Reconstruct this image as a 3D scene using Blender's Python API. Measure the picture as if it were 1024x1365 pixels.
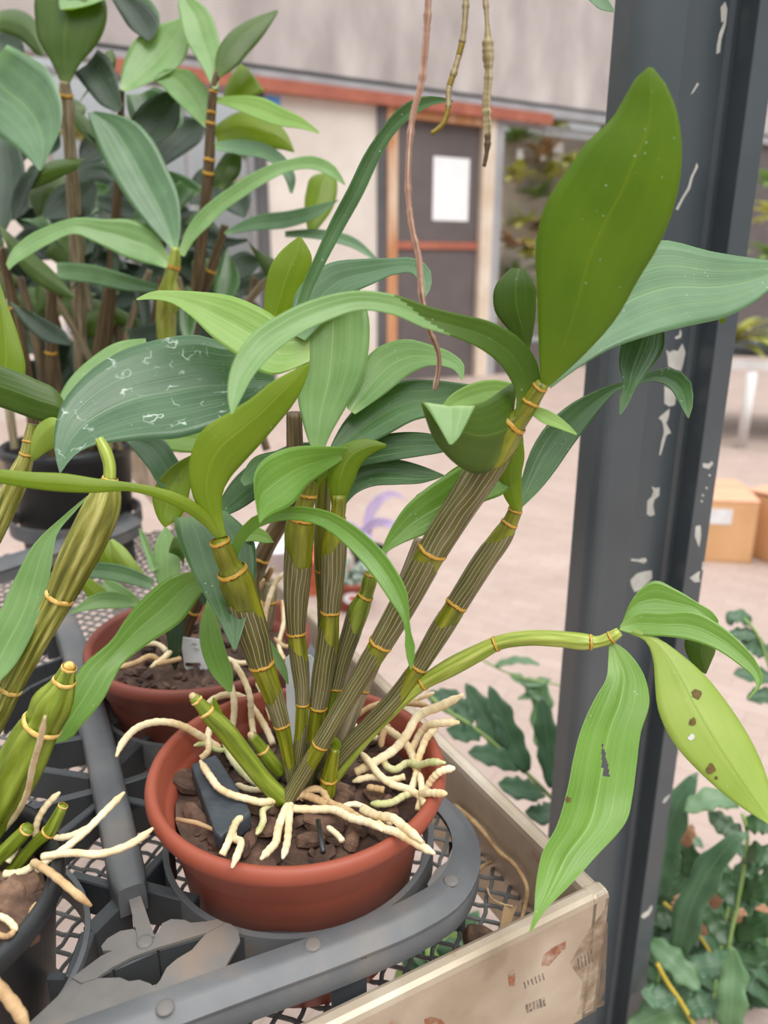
import bpy, bmesh, math, random
import numpy as np
from mathutils import Vector, Matrix
random.seed(7)
for o in list(bpy.data.objects): bpy.data.objects.remove(o)
SC = bpy.context.scene; COL = SC.collection
R = math.radians
# ---------------------------------------------------------------- camera
F = 1025.0; PIT = R(18.1); CH = 1.1
cam = bpy.data.cameras.new('camera'); camo = bpy.data.objects.new('camera', cam); COL.objects.link(camo)
camo.location = (0, 0, CH); camo.rotation_euler = (R(90) - PIT, 0, 0)
cam.sensor_fit = 'HORIZONTAL'; cam.sensor_width = 36; cam.lens = 36 * F / 1024
cam.clip_start = 0.02; cam.clip_end = 200
cam.dof.use_dof = True; cam.dof.focus_distance = 0.44; cam.dof.aperture_fstop = 9.5
SC.camera = camo
# ---------------------------------------------------------------- light
SC.view_settings.view_transform = 'Standard'; SC.view_settings.look = 'None'
SC.view_settings.exposure = 0.0; SC.view_settings.gamma = 1.0; SC.view_settings.use_curve_mapping = False
world = bpy.data.worlds.new('sky'); SC.world = world; world.use_nodes = True
wn = world.node_tree.nodes; wl = world.node_tree.links; wn.clear()
wo = wn.new('ShaderNodeOutputWorld'); wb = wn.new('ShaderNodeBackground'); wr = wn.new('ShaderNodeValToRGB')
wt = wn.new('ShaderNodeTexCoord'); ws = wn.new('ShaderNodeSeparateXYZ'); wm = wn.new('ShaderNodeMapRange')
wl.new(wt.outputs['Generated'], ws.inputs[0]); wl.new(ws.outputs['Z'], wm.inputs[0])
wm.inputs[1].default_value = -1; wm.inputs[2].default_value = 1
wl.new(wm.outputs[0], wr.inputs[0]); wl.new(wr.outputs[0], wb.inputs[0]); wl.new(wb.outputs[0], wo.inputs[0])
cr_ = wr.color_ramp; cr_.elements[0].position = .42; cr_.elements[0].color = (.06, .06, .06, 1)
cr_.elements[1].position = .95; cr_.elements[1].color = (2.1, 2.15, 2.2, 1)
e = cr_.elements.new(.52); e.color = (.26, .26, .26, 1)
e = cr_.elements.new(.72); e.color = (.80, .82, .84, 1)
wb.inputs[1].default_value = 1.15
sun = bpy.data.lights.new('sun', 'SUN'); suno = bpy.data.objects.new('sun', sun); COL.objects.link(suno)
sun.energy = 2.4; sun.angle = R(38); sun.color = (1, .97, .92)
suno.rotation_euler = (Vector((-0.30, 0.42, -1.0))).to_track_quat('-Z', 'Y').to_euler(); suno.location = (0, 2, 5)

# ---------------------------------------------------------------- pixel rays to points in the place
cP, sP = math.cos(PIT), math.sin(PIT)
def W(px, py, d):
    x = (px - 512) / F * d; u = -(py - 682.5) / F * d
    return Vector((x, d * cP + u * sP, CH - d * sP + u * cP))
EYE = Vector((0, 0, CH))
def ray(px, py): return W(px, py, 1) - EYE
def G(px, py, z):
    r = ray(px, py); return EYE + r * ((z - CH) / r.z)
def V(px, py, Y):
    r = ray(px, py); return EYE + r * (Y / r.y)
def PL(px, py, p, n):
    r = ray(px, py); return EYE + r * ((p - EYE).dot(n) / r.dot(n))

# ---------------------------------------------------------------- object helpers
def tag(o, label=None, cat=None, group=None, kind=None):
    if label: o['label'] = label
    if cat: o['category'] = cat
    if group: o['group'] = group
    if kind: o['kind'] = kind
    return o
def empty(name, loc, label, cat, group=None):
    o = bpy.data.objects.new(name, None); COL.objects.link(o); o.location = loc
    o.empty_display_size = .02
    return tag(o, label, cat, group)
def worldloc(o):
    v = Vector((0, 0, 0))
    while o: v += o.location; o = o.parent
    return v
def mk(name, V_, F_, mats, parent=None, uv=None, mi=None, smooth=True):
    """one mesh object from world-space verts; children keep the parent's origin"""
    off = worldloc(parent) if parent else Vector((0, 0, 0))
    if parent is None and V_:
        xs = [v[0] for v in V_]; ys = [v[1] for v in V_]; zs = [v[2] for v in V_]
        org = Vector(((min(xs) + max(xs)) / 2, (min(ys) + max(ys)) / 2, min(zs)))
    else: org = Vector((0, 0, 0))
    me = bpy.data.meshes.new(name)
    me.from_pydata([tuple(Vector(v) - off - org) for v in V_], [], F_)
    if not isinstance(mats, (list, tuple)): mats = [mats]
    for m in mats: me.materials.append(m)
    if uv is not None:
        ul = me.uv_layers.new(name='UVMap')
        idx = np.empty(len(me.loops), dtype=np.int32); me.loops.foreach_get('vertex_index', idx)
        ua = np.array(uv, dtype=np.float32)[idx]; ul.data.foreach_set('uv', ua.ravel())
    if mi is not None: me.polygons.foreach_set('material_index', mi)
    if smooth: me.polygons.foreach_set('use_smooth', [True] * len(me.polygons))
    me.update()
    o = bpy.data.objects.new(name, me); COL.objects.link(o); o.location = org
    if parent: o.parent = parent
    return o
class MB:
    def __init__(s): s.v = []; s.f = []; s.uv = []; s.mi = []
    def add(s, v, f, uv=None, m=0):
        b = len(s.v); s.v += [Vector(q) for q in v]; s.f += [tuple(i + b for i in q) for q in f]
        s.uv += list(uv) if uv is not None else [(0, 0)] * len(v); s.mi += [m] * len(f)
        return s
    def box(s, c, sx, sy, sz, rot=None, m=0):
        c = Vector(c); rot = rot or Matrix.Identity(3); v = []
        for x in (-.5, .5):
            for y in (-.5, .5):
                for z in (-.5, .5): v.append(c + rot @ Vector((x * sx, y * sy, z * sz)))
        return s.add(v, [(0, 1, 3, 2), (4, 6, 7, 5), (0, 4, 5, 1), (2, 3, 7, 6), (0, 2, 6, 4), (1, 5, 7, 3)], m=m)
    def build(s, name, mats, parent=None, smooth=True): return mk(name, s.v, s.f, mats, parent, s.uv, s.mi, smooth)
def bevel(o, w, seg=2):
    m = o.modifiers.new('bevel', 'BEVEL'); m.width = w; m.segments = seg; m.limit_method = 'ANGLE'; m.angle_limit = R(35)
    for p in o.data.polygons: p.use_smooth = False
    return o
def spline(rows, n, dims=None):
    """arc-length Hermite resample; rows: list of equal tuples, first dims components give the length"""
    A = np.array(rows, dtype=float); dims = dims or A.shape[1]
    t = np.concatenate([[0], np.cumsum(np.maximum(np.linalg.norm(np.diff(A[:, :dims], axis=0), axis=1), 1e-6))])
    M = np.zeros_like(A)
    if len(A) == 2: M[:] = (A[1] - A[0]) / (t[1] - t[0])
    else:
        for i in range(1, len(A) - 1):
            h0 = t[i] - t[i - 1]; h1 = t[i + 1] - t[i]
            M[i] = ((A[i] - A[i - 1]) / h0 * h1 + (A[i + 1] - A[i]) / h1 * h0) / (h0 + h1)
        M[0] = 1.5 * (A[1] - A[0]) / (t[1] - t[0]) - .5 * M[1]
        M[-1] = 1.5 * (A[-1] - A[-2]) / (t[-1] - t[-2]) - .5 * M[-2]
    T = np.linspace(0, t[-1], n); out = []
    for x in T:
        i = min(max(np.searchsorted(t, x) - 1, 0), len(t) - 2); h = t[i + 1] - t[i]; q = (x - t[i]) / h
        out.append((2*q**3-3*q**2+1)*A[i] + (q**3-2*q**2+q)*h*M[i] + (-2*q**3+3*q**2)*A[i+1] + (q**3-q**2)*h*M[i+1])
    return np.array(out)
def frames(P):
    n = len(P); T = [(P[min(i + 1, n - 1)] - P[max(i - 1, 0)]).normalized() for i in range(n)]
    a = Vector((0, 0, 1)) if abs(T[0].z) < .9 else Vector((1, 0, 0))
    N = [(a - T[0] * a.dot(T[0])).normalized()]
    for i in range(1, n):
        q = N[-1] - T[i] * N[-1].dot(T[i]); N.append(q.normalized())
    return T, N, [T[i].cross(N[i]) for i in range(n)]
def tube(P, rad, seg=10, ribs=0, amp=0, closed=False, twist=0, flat=None):
    P = [Vector(p) for p in P]; T, N, B = frames(P); n = len(P); v = []; uv = []; f = []
    L = 0
    for i in range(n):
        if i: L += (P[i] - P[i - 1]).length
        for k in range(seg):
            a = 2 * math.pi * k / seg + twist * i
            r = rad[i] * (1 + (amp * math.cos(ribs * a) if ribs else 0))
            v.append(P[i] + N[i] * (math.cos(a) * r) + B[i] * (math.sin(a) * r)); uv.append((k / seg, L))
    m = n if closed else n - 1
    for i in range(m):
        for k in range(seg):
            a = i * seg; b = ((i + 1) % n) * seg
            f.append((a + k, a + (k + 1) % seg, b + (k + 1) % seg, b + k))
    if not closed:
        f.append(tuple(range(seg))[::-1]); f.append(tuple((n - 1) * seg + k for k in range(seg)))
    return v, f, uv
def lathe(c, prof, seg=72, wob=0):
    v = []; f = []; uv = []; n = len(prof)
    for k in range(seg):
        a = 2 * math.pi * k / seg
        for j, (r, z) in enumerate(prof):
            v.append(Vector((c[0] + r * math.cos(a), c[1] + r * math.sin(a), c[2] + z))); uv.append((k / seg, z))
    for k in range(seg):
        for j in range(n - 1):
            a = k * n + j; b = ((k + 1) % seg) * n + j; f.append((a, b, b + 1, a + 1))
    return v, f, uv
def prism(poly, thick):
    """poly: world points in a plane, extruded by vector thick"""
    n = len(poly); t = Vector(thick)
    v = [Vector(p) for p in poly] + [Vector(p) + t for p in poly]
    f = [tuple(range(n)), tuple(range(2 * n - 1, n - 1, -1))] + [(i, i + n, (i + 1) % n + n, (i + 1) % n) for i in range(n)]
    return v, f
def fixn(o):
    bm = bmesh.new(); bm.from_mesh(o.data); bmesh.ops.recalc_face_normals(bm, faces=bm.faces); bm.to_mesh(o.data); bm.free(); return o

# ---------------------------------------------------------------- materials
def s2l(c): return tuple((x / 255 / 12.92) if x / 255 <= .04045 else ((x / 255 + .055) / 1.055) ** 2.4 for x in c) + (1,)
MC = {}
def nmat(name):
    m = bpy.data.materials.new(name); m.use_nodes = True; nt = m.node_tree
    return m, nt.nodes, nt.links, nt.nodes['Principled BSDF'], nt.nodes['Material Output']
def ramp(N, stops):
    r = N.new('ShaderNodeValToRGB'); el = r.color_ramp.elements
    el[0].position, el[0].color = stops[0][0], stops[0][1]; el[1].position, el[1].color = stops[-1][0], stops[-1][1]
    for p, c in stops[1:-1]: q = el.new(p); q.color = c
    return r
def noisy(name, c1, c2, scale=20, rough=.6, bump=.0, bscale=80, detail=5, metal=0, coat=0, stretch=None, c3=None, spec=.5):
    m, N, L, P, O = nmat(name)
    tc = N.new('ShaderNodeTexCoord'); src = tc.outputs['Object']
    if stretch:
        mp = N.new('ShaderNodeMapping'); mp.inputs['Scale'].default_value = stretch; L.new(src, mp.inputs[0]); src = mp.outputs[0]
    n = N.new('ShaderNodeTexNoise'); n.inputs['Scale'].default_value = scale; n.inputs['Detail'].default_value = detail; L.new(src, n.inputs['Vector'])
    st = [(.33, s2l(c1)), (.67, s2l(c2))]
    if c3: st = [(.3, s2l(c1)), (.55, s2l(c2)), (.72, s2l(c3))]
    r = ramp(N, st); L.new(n.outputs['Fac'], r.inputs[0]); L.new(r.outputs[0], P.inputs['Base Color'])
    P.inputs['Roughness'].default_value = rough; P.inputs['Metallic'].default_value = metal
    P.inputs['Specular IOR Level'].default_value = spec
    if bump:
        n2 = N.new('ShaderNodeTexNoise'); n2.inputs['Scale'].default_value = bscale; n2.inputs['Detail'].default_value = 6; L.new(src, n2.inputs['Vector'])
        b = N.new('ShaderNodeBump'); b.inputs['Strength'].default_value = bump; b.inputs['Distance'].default_value = .002
        L.new(n2.outputs['Fac'], b.inputs['Height']); L.new(b.outputs[0], P.inputs['Normal'])
    return m
def leafmat(name, base, dark, vein, tcol, tfac=.3, rough=.32, dusty=0, veins=1.0):
    m, N, L, P, O = nmat(name)
    uvn = N.new('ShaderNodeUVMap'); sep = N.new('ShaderNodeSeparateXYZ'); L.new(uvn.outputs[0], sep.inputs[0])
    tc = N.new('ShaderNodeTexCoord')
    no = N.new('ShaderNodeTexNoise'); no.inputs['Scale'].default_value = 38; no.inputs['Detail'].default_value = 4; L.new(tc.outputs['Object'], no.inputs['Vector'])
    oi = N.new('ShaderNodeObjectInfo')
    ad = N.new('ShaderNodeMath'); ad.operation = 'MULTIPLY_ADD'; ad.inputs[1].default_value = .35; L.new(oi.outputs['Random'], ad.inputs[0]); L.new(no.outputs['Fac'], ad.inputs[2])
    r1 = ramp(N, [(.35, s2l(dark)), (.95, s2l(base))]); L.new(ad.outputs[0], r1.inputs[0])
    # parallel veins
    mu = N.new('ShaderNodeMath'); mu.operation = 'MULTIPLY'; mu.inputs[1].default_value = 2 * math.pi * 13; L.new(sep.outputs[0], mu.inputs[0])
    si = N.new('ShaderNodeMath'); si.operation = 'COSINE'; L.new(mu.outputs[0], si.inputs[0])
    v1 = N.new('ShaderNodeMapRange'); v1.inputs[1].default_value = .72; v1.inputs[2].default_value = 1; v1.inputs[4].default_value = .22 * veins; L.new(si.outputs[0], v1.inputs[0])
    # main veins: centre and two laterals
    sb = N.new('ShaderNodeMath'); sb.operation = 'SUBTRACT'; sb.inputs[1].default_value = .5; L.new(sep.outputs[0], sb.inputs[0])
    ab = N.new('ShaderNodeMath'); ab.operation = 'ABSOLUTE'; L.new(sb.outputs[0], ab.inputs[0])
    v2 = N.new('ShaderNodeMapRange'); v2.inputs[1].default_value = .022; v2.inputs[2].default_value = .006; v2.inputs[4].default_value = .55; L.new(ab.outputs[0], v2.inputs[0])
    sb2 = N.new('ShaderNodeMath'); sb2.operation = 'SUBTRACT'; sb2.inputs[1].default_value = .235; L.new(ab.outputs[0], sb2.inputs[0])
    ab2 = N.new('ShaderNodeMath'); ab2.operation = 'ABSOLUTE'; L.new(sb2.outputs[0], ab2.inputs[0])
    v3 = N.new('ShaderNodeMapRange'); v3.inputs[1].default_value = .025; v3.inputs[2].default_value = .006; v3.inputs[4].default_value = .25 * veins; L.new(ab2.outputs[0], v3.inputs[0])
    mx = N.new('ShaderNodeMath'); mx.operation = 'MAXIMUM'; L.new(v1.outputs[0], mx.inputs[0]); L.new(v2.outputs[0], mx.inputs[1])
    mx2 = N.new('ShaderNodeMath'); mx2.operation = 'MAXIMUM'; L.new(mx.outputs[0], mx2.inputs[0]); L.new(v3.outputs[0], mx2.inputs[1])
    # pale towards the petiole and the very margin
    vb = N.new('ShaderNodeMapRange'); vb.inputs[1].default_value = .12; vb.inputs[2].default_value = 0; vb.inputs[4].default_value = .75; L.new(sep.outputs[1], vb.inputs[0])
    ve = N.new('ShaderNodeMapRange'); ve.inputs[1].default_value = .488; ve.inputs[2].default_value = .5; ve.inputs[4].default_value = .7; L.new(ab.outputs[0], ve.inputs[0])
    mx3 = N.new('ShaderNodeMath'); mx3.operation = 'MAXIMUM'; L.new(vb.outputs[0], mx3.inputs[0]); L.new(ve.outputs[0], mx3.inputs[1])
    mx4 = N.new('ShaderNodeMath'); mx4.operation = 'MAXIMUM'; L.new(mx3.outputs[0], mx4.inputs[0]); L.new(mx2.outputs[0], mx4.inputs[1])
    mc = N.new('ShaderNodeMix'); mc.data_type = 'RGBA'; mc.inputs['B'].default_value = s2l(vein)
    L.new(mx4.outputs[0], mc.inputs['Factor']); L.new(r1.outputs[0], mc.inputs['A']); col = mc.outputs['Result']
    # mineral specks
    vo = N.new('ShaderNodeTexVoronoi'); vo.inputs['Scale'].default_value = 260; L.new(tc.outputs['Object'], vo.inputs['Vector'])
    n2 = N.new('ShaderNodeTexNoise'); n2.inputs['Scale'].default_value = 55; L.new(tc.outputs['Object'], n2.inputs['Vector'])
    d1 = N.new('ShaderNodeMapRange'); d1.inputs[1].default_value = .16; d1.inputs[2].default_value = .06; L.new(vo.outputs['Distance'], d1.inputs[0])
    d2 = N.new('ShaderNodeMapRange'); d2.inputs[1].default_value = .56; d2.inputs[2].default_value = .66; d2.inputs[4].default_value = .65; L.new(n2.outputs['Fac'], d2.inputs[0])
    dm = N.new('ShaderNodeMath'); dm.operation = 'MULTIPLY'; L.new(d1.outputs[0], dm.inputs[0]); L.new(d2.outputs[0], dm.inputs[1]); df = dm.outputs[0]
    if dusty:
        n3 = N.new('ShaderNodeTexNoise'); n3.inputs['Scale'].default_value = 60; n3.inputs['Detail'].default_value = 3; L.new(tc.outputs['Object'], n3.inputs['Vector'])
        sv = N.new('ShaderNodeMath'); sv.operation = 'SUBTRACT'; sv.inputs[1].default_value = .5; L.new(n3.outputs['Fac'], sv.inputs[0])
        sa = N.new('ShaderNodeMath'); sa.operation = 'ABSOLUTE'; L.new(sv.outputs[0], sa.inputs[0])
        s3 = N.new('ShaderNodeMapRange'); s3.inputs[1].default_value = .022; s3.inputs[2].default_value = .004; s3.inputs[4].default_value = 1; L.new(sa.outputs[0], s3.inputs[0])
        n4 = N.new('ShaderNodeTexNoise'); n4.inputs['Scale'].default_value = 90; L.new(tc.outputs['Object'], n4.inputs['Vector'])
        s4 = N.new('ShaderNodeMapRange'); s4.inputs[1].default_value = .5; s4.inputs[2].default_value = .68; s4.inputs[4].default_value = .75; L.new(n4.outputs['Fac'], s4.inputs[0])
        s5 = N.new('ShaderNodeMath'); s5.operation = 'MULTIPLY'; L.new(s3.outputs[0], s5.inputs[0]); L.new(s4.outputs[0], s5.inputs[1])
        s6 = N.new('ShaderNodeMath'); s6.operation = 'MAXIMUM'; L.new(s5.outputs[0], s6.inputs[0]); L.new(df, s6.inputs[1]); df = s6.outputs[0]
    md = N.new('ShaderNodeMix'); md.data_type = 'RGBA'; md.inputs['B'].default_value = s2l((214, 226, 214)); L.new(df, md.inputs['Factor']); L.new(col, md.inputs['A'])
    L.new(md.outputs['Result'], P.inputs['Base Color']); P.inputs['Roughness'].default_value = rough
    bu = N.new('ShaderNodeBump'); bu.inputs['Strength'].default_value = .35; bu.inputs['Distance'].default_value = .0006; bu.invert = True
    L.new(mx2.outputs[0], bu.inputs['Height']); L.new(bu.outputs[0], P.inputs['Normal'])
    tr = N.new('ShaderNodeBsdfTranslucent'); tr.inputs[0].default_value = s2l(tcol)
    ms = N.new('ShaderNodeMixShader'); ms.inputs[0].default_value = tfac
    L.new(P.outputs[0], ms.inputs[1]); L.new(tr.outputs[0], ms.inputs[2]); L.new(ms.outputs[0], O.inputs['Surface'])
    return m
T_MID = leafmat('leaf_green_upper', (146, 182, 122), (108, 148, 86), (178, 206, 142), (190, 225, 70), .42, .27)
T_DARK = leafmat('leaf_dark_upper', (86, 122, 72), (52, 84, 42), (116, 150, 100), (120, 170, 50), .25, .25)
T_BLUE = leafmat('leaf_bluish_upper', (106, 142, 102), (80, 114, 76), (132, 172, 112), (130, 180, 60), .25, .3)
T_DUST = leafmat('leaf_dusty_upper', (84, 118, 82), (60, 94, 60), (106, 138, 102), (120, 170, 60), .25, .28, dusty=1)
T_GRASS = leafmat('leaf_grass_upper', (116, 156, 70), (90, 130, 46), (156, 188, 110), (180, 220, 60), .4, .28)
T_LIME = leafmat('leaf_lime_upper', (146, 182, 98), (114, 158, 66), (188, 208, 136), (200, 230, 80), .42, .28)
T_DEEP = leafmat('leaf_deep_shade_upper', (44, 68, 40), (20, 36, 18), (64, 90, 60), (60, 105, 25), .15, .5)  # shade in the gaps of the foliage, painted in as a darker leaf green
U_MID = leafmat('leaf_under', (138, 152, 40), (108, 130, 22), (172, 184, 70), (176, 210, 30), .5, .36, veins=.6)
U_DARK = leafmat('leaf_dark_under', (86, 112, 36), (62, 90, 20), (116, 140, 56), (130, 170, 20), .4, .36, veins=.6)
U_DEEP = leafmat('leaf_olive_under', (104, 128, 16), (74, 104, 6), (128, 144, 24), (135, 185, 4), .42, .4, veins=.5)
U_LIME = leafmat('leaf_lime_under', (178, 192, 104), (150, 174, 74), (120, 146, 54), (210, 228, 110), .42, .38, veins=.4)
LM = {'mid': (T_MID, U_MID), 'olive': (T_MID, U_DEEP), 'dark': (T_DARK, U_DARK), 'blue': (T_BLUE, U_DARK), 'dust': (T_DUST, U_DARK), 'lime': (T_LIME, U_LIME), 'grass': (T_GRASS, U_LIME), 'deep': (T_DEEP, U_DARK)}
def streak(name, c1, c2, c3, fu=18, rough=.4, alpha=1, transl=0, jag=0):
    m, N, L, P, O = nmat(name)
    uv = N.new('ShaderNodeUVMap'); mp = N.new('ShaderNodeMapping'); mp.inputs['Scale'].default_value = (fu, 25, 1); L.new(uv.outputs[0], mp.inputs[0])
    n = N.new('ShaderNodeTexNoise'); n.inputs['Scale'].default_value = 1; n.inputs['Detail'].default_value = 4; L.new(mp.outputs[0], n.inputs['Vector'])
    r = ramp(N, [(.32, s2l(c1)), (.5, s2l(c2)), (.66, s2l(c3))]); L.new(n.outputs['Fac'], r.inputs[0]); L.new(r.outputs[0], P.inputs['Base Color'])
    P.inputs['Roughness'].default_value = rough
    b = N.new('ShaderNodeBump'); b.inputs['Strength'].default_value = .3; b.inputs['Distance'].default_value = .0008; L.new(n.outputs['Fac'], b.inputs['Height']); L.new(b.outputs[0], P.inputs['Normal'])
    if alpha < 1:
        mp2 = N.new('ShaderNodeMapping'); mp2.inputs['Scale'].default_value = (2.5, 30, 1); mp2.inputs['Location'].default_value = (3, 7, 0); L.new(uv.outputs[0], mp2.inputs[0])
        n2 = N.new('ShaderNodeTexNoise'); n2.inputs['Scale'].default_value = 1; n2.inputs['Detail'].default_value = 1; L.new(mp2.outputs[0], n2.inputs['Vector'])
        sx = N.new('ShaderNodeSeparateXYZ'); L.new(uv.outputs[0], sx.inputs[0])
        m1 = N.new('ShaderNodeMath'); m1.operation = 'MULTIPLY'; m1.inputs[1].default_value = 19; L.new(sx.outputs[0], m1.inputs[0])
        m2 = N.new('ShaderNodeMath'); m2.operation = 'MULTIPLY_ADD'; m2.inputs[1].default_value = 1.6; L.new(n2.outputs['Fac'], m2.inputs[0]); L.new(m1.outputs[0], m2.inputs[2])
        m3 = N.new('ShaderNodeMath'); m3.operation = 'MULTIPLY'; m3.inputs[1].default_value = 6.2832; L.new(m2.outputs[0], m3.inputs[0])
        m4 = N.new('ShaderNodeMath'); m4.operation = 'COSINE'; L.new(m3.outputs[0], m4.inputs[0])
        ml = N.new('ShaderNodeMapRange'); ml.inputs[1].default_value = .90; ml.inputs[2].default_value = .985; ml.inputs[4].default_value = .75; L.new(m4.outputs[0], ml.inputs[0])
        mi = N.new('ShaderNodeMix'); mi.data_type = 'RGBA'; mi.inputs['B'].default_value = s2l((206, 196, 162)); L.new(ml.outputs[0], mi.inputs['Factor']); L.new(r.outputs[0], mi.inputs['A']); L.new(mi.outputs['Result'], P.inputs['Base Color'])
        aa = N.new('ShaderNodeMapRange'); aa.inputs[3].default_value = alpha; aa.inputs[4].default_value = 1; L.new(ml.outputs[0], aa.inputs[0])
        L.new(aa.outputs[0], P.inputs['Alpha'])
    return m
M = {}
M['cane'] = streak('cane_olive', (80, 86, 12), (114, 118, 20), (140, 142, 34), 9, .35)
M['cane_green'] = streak('cane_green', (82, 98, 18), (114, 130, 32), (140, 154, 58), 9, .35)
M['cane_lime'] = streak('cane_lime', (110, 132, 34), (150, 164, 62), (176, 186, 96), 10, .38)
M['cane_ridge'] = streak('cane_ridged', (82, 84, 24), (132, 132, 52), (184, 178, 106), 14, .42)
M['cane_dry'] = streak('cane_dry', (96, 84, 60), (132, 120, 92), (166, 154, 126), 14, .7)
M['cane_brown'] = streak('cane_brown', (58, 46, 28), (86, 70, 44), (112, 94, 62), 14, .6)
M['sheath'] = streak('papery_sheath', (78, 74, 38), (106, 98, 62), (138, 128, 98), 13, .5, alpha=.58)
def ringmat_(name, stops):
    m, N, L, P, O = nmat(name); uv = N.new('ShaderNodeUVMap'); sp = N.new('ShaderNodeSeparateXYZ'); L.new(uv.outputs[0], sp.inputs[0])
    mp = N.new('ShaderNodeMapping'); mp.inputs['Scale'].default_value = (26, 1.5, 1); L.new(uv.outputs[0], mp.inputs[0])
    n = N.new('ShaderNodeTexNoise'); n.inputs['Scale'].default_value = 1; n.inputs['Detail'].default_value = 3; L.new(mp.outputs[0], n.inputs['Vector'])
    ad = N.new('ShaderNodeMath'); ad.operation = 'MULTIPLY_ADD'; ad.inputs[1].default_value = .9; ad.inputs[2].default_value = -.42; L.new(n.outputs['Fac'], ad.inputs[0])
    a2 = N.new('ShaderNodeMath'); a2.operation = 'ADD'; L.new(ad.outputs[0], a2.inputs[0]); L.new(sp.outputs[1], a2.inputs[1])
    r = ramp(N, stops); L.new(a2.outputs[0], r.inputs[0]); L.new(r.outputs[0], P.inputs['Base Color']); P.inputs['Roughness'].default_value = .45; return m
M['ring'] = ringmat_('node_ring_orange', [(.08, s2l((78, 48, 20))), (.30, s2l((134, 84, 26))), (.52, s2l((208, 164, 58))), (.85, s2l((160, 122, 40)))])
M['ring_pale'] = noisy('node_ring_pale', (226, 196, 120), (200, 150, 60), 300, .6, .3, 500)
M['cut'] = noisy('cane_cut_end', (214, 190, 150), (180, 150, 104), 400, .8, .3)
def rootmat(name, a, b_, c):
    m, N, L, P, O = nmat(name)
    tc = N.new('ShaderNodeTexCoord'); n = N.new('ShaderNodeTexNoise'); n.inputs['Scale'].default_value = 55; n.inputs['Detail'].default_value = 3; L.new(tc.outputs['Object'], n.inputs['Vector'])
    r = ramp(N, [(.3, s2l(a)), (.52, s2l(b_)), (.75, s2l(c))]); L.new(n.outputs['Fac'], r.inputs[0]); L.new(r.outputs[0], P.inputs['Base Color']); P.inputs['Roughness'].default_value = .75
    uv = N.new('ShaderNodeUVMap'); mp = N.new('ShaderNodeMapping'); mp.inputs['Scale'].default_value = (1.2, 420, 1); L.new(uv.outputs[0], mp.inputs[0])
    n2 = N.new('ShaderNodeTexNoise'); n2.inputs['Scale'].default_value = 1; n2.inputs['Detail'].default_value = 2; L.new(mp.outputs[0], n2.inputs['Vector'])
    b = N.new('ShaderNodeBump'); b.inputs['Strength'].default_value = .6; b.inputs['Distance'].default_value = .001; L.new(n2.outputs['Fac'], b.inputs['Height']); L.new(b.outputs[0], P.inputs['Normal'])
    return m
M['root'] = rootmat('root_cream', (206, 178, 130), (232, 212, 172), (240, 226, 194))
M['root_green'] = rootmat('root_greenish', (168, 176, 110), (206, 200, 154), (226, 212, 176))
M['root_tan'] = rootmat('root_tan', (150, 116, 78), (196, 164, 120), (214, 190, 150))
M['terracotta'] = noisy('terracotta_plastic', (140, 66, 46), (152, 76, 55), 12, .55, .04, 60)
M['terracotta_dark'] = noisy('terracotta_plastic_aged', (118, 58, 44), (132, 66, 50), 14, .55, .05, 60)
M['black_plastic'] = noisy('black_pot_plastic', (30, 32, 34), (44, 47, 49), 20, .42, .05, 60)
M['tray'] = noisy('weathered_black_plastic', (72, 74, 77), (92, 94, 96), 16, .48, .12, 140, c3=(116, 108, 100))
M['tray_dark'] = noisy('black_plastic_rib', (46, 50, 53), (66, 70, 73), 18, .5, .1, 140)
M['tray_plate'] = noisy('dusty_tray_plate', (90, 89, 88), (110, 106, 102), 22, .62, .12, 120, c3=(130, 114, 100))
M['bark'] = noisy('potting_bark', (42, 30, 24), (84, 62, 50), 60, .85, .8, 120, c3=(112, 88, 72))
M['bark_red'] = noisy('bark_chip_reddish', (58, 40, 32), (100, 74, 58), 80, .85, .8, 140, c3=(130, 102, 82))
M['charcoal'] = noisy('charcoal_piece', (42, 48, 54), (62, 69, 75), 60, .6, .5, 160, stretch=(1, 1, 1))
M['white_plastic'] = noisy('white_label_plastic', (214, 216, 218), (230, 230, 232), 40, .5)
M['ink'] = noisy('faded_ink', (128, 130, 136), (110, 112, 118), 40, .7)
M['wire'] = noisy('dark_wire_mesh', (84, 86, 86), (108, 108, 106), 40, .6, .2, 200)
def railmat():
    m, N, L, P, O = nmat('weathered_galvanised')
    tc = N.new('ShaderNodeTexCoord')
    n = N.new('ShaderNodeTexNoise'); n.inputs['Scale'].default_value = 14; n.inputs['Detail'].default_value = 8; L.new(tc.outputs['Object'], n.inputs['Vector'])
    r = ramp(N, [(.28, s2l((112, 98, 82))), (.42, s2l((164, 148, 128))), (.56, s2l((182, 168, 148))), (.72, s2l((204, 192, 174)))]); L.new(n.outputs['Fac'], r.inputs[0])
    n2 = N.new('ShaderNodeTexNoise'); n2.inputs['Scale'].default_value = 27; n2.inputs['Detail'].default_value = 5; L.new(tc.outputs['Object'], n2.inputs['Vector'])
    mr = N.new('ShaderNodeMapRange'); mr.inputs[1].default_value = .66; mr.inputs[2].default_value = .74; mr.inputs[4].default_value = .85; L.new(n2.outputs['Fac'], mr.inputs[0])
    mx = N.new('ShaderNodeMix'); mx.data_type = 'RGBA'; mx.inputs['B'].default_value = s2l((160, 92, 54)); L.new(mr.outputs[0], mx.inputs['Factor']); L.new(r.outputs[0], mx.inputs['A'])
    L.new(mx.outputs['Result'], P.inputs['Base Color']); P.inputs['Roughness'].default_value = .42; P.inputs['Metallic'].default_value = .35
    return m
M['rail'] = railmat()
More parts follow.
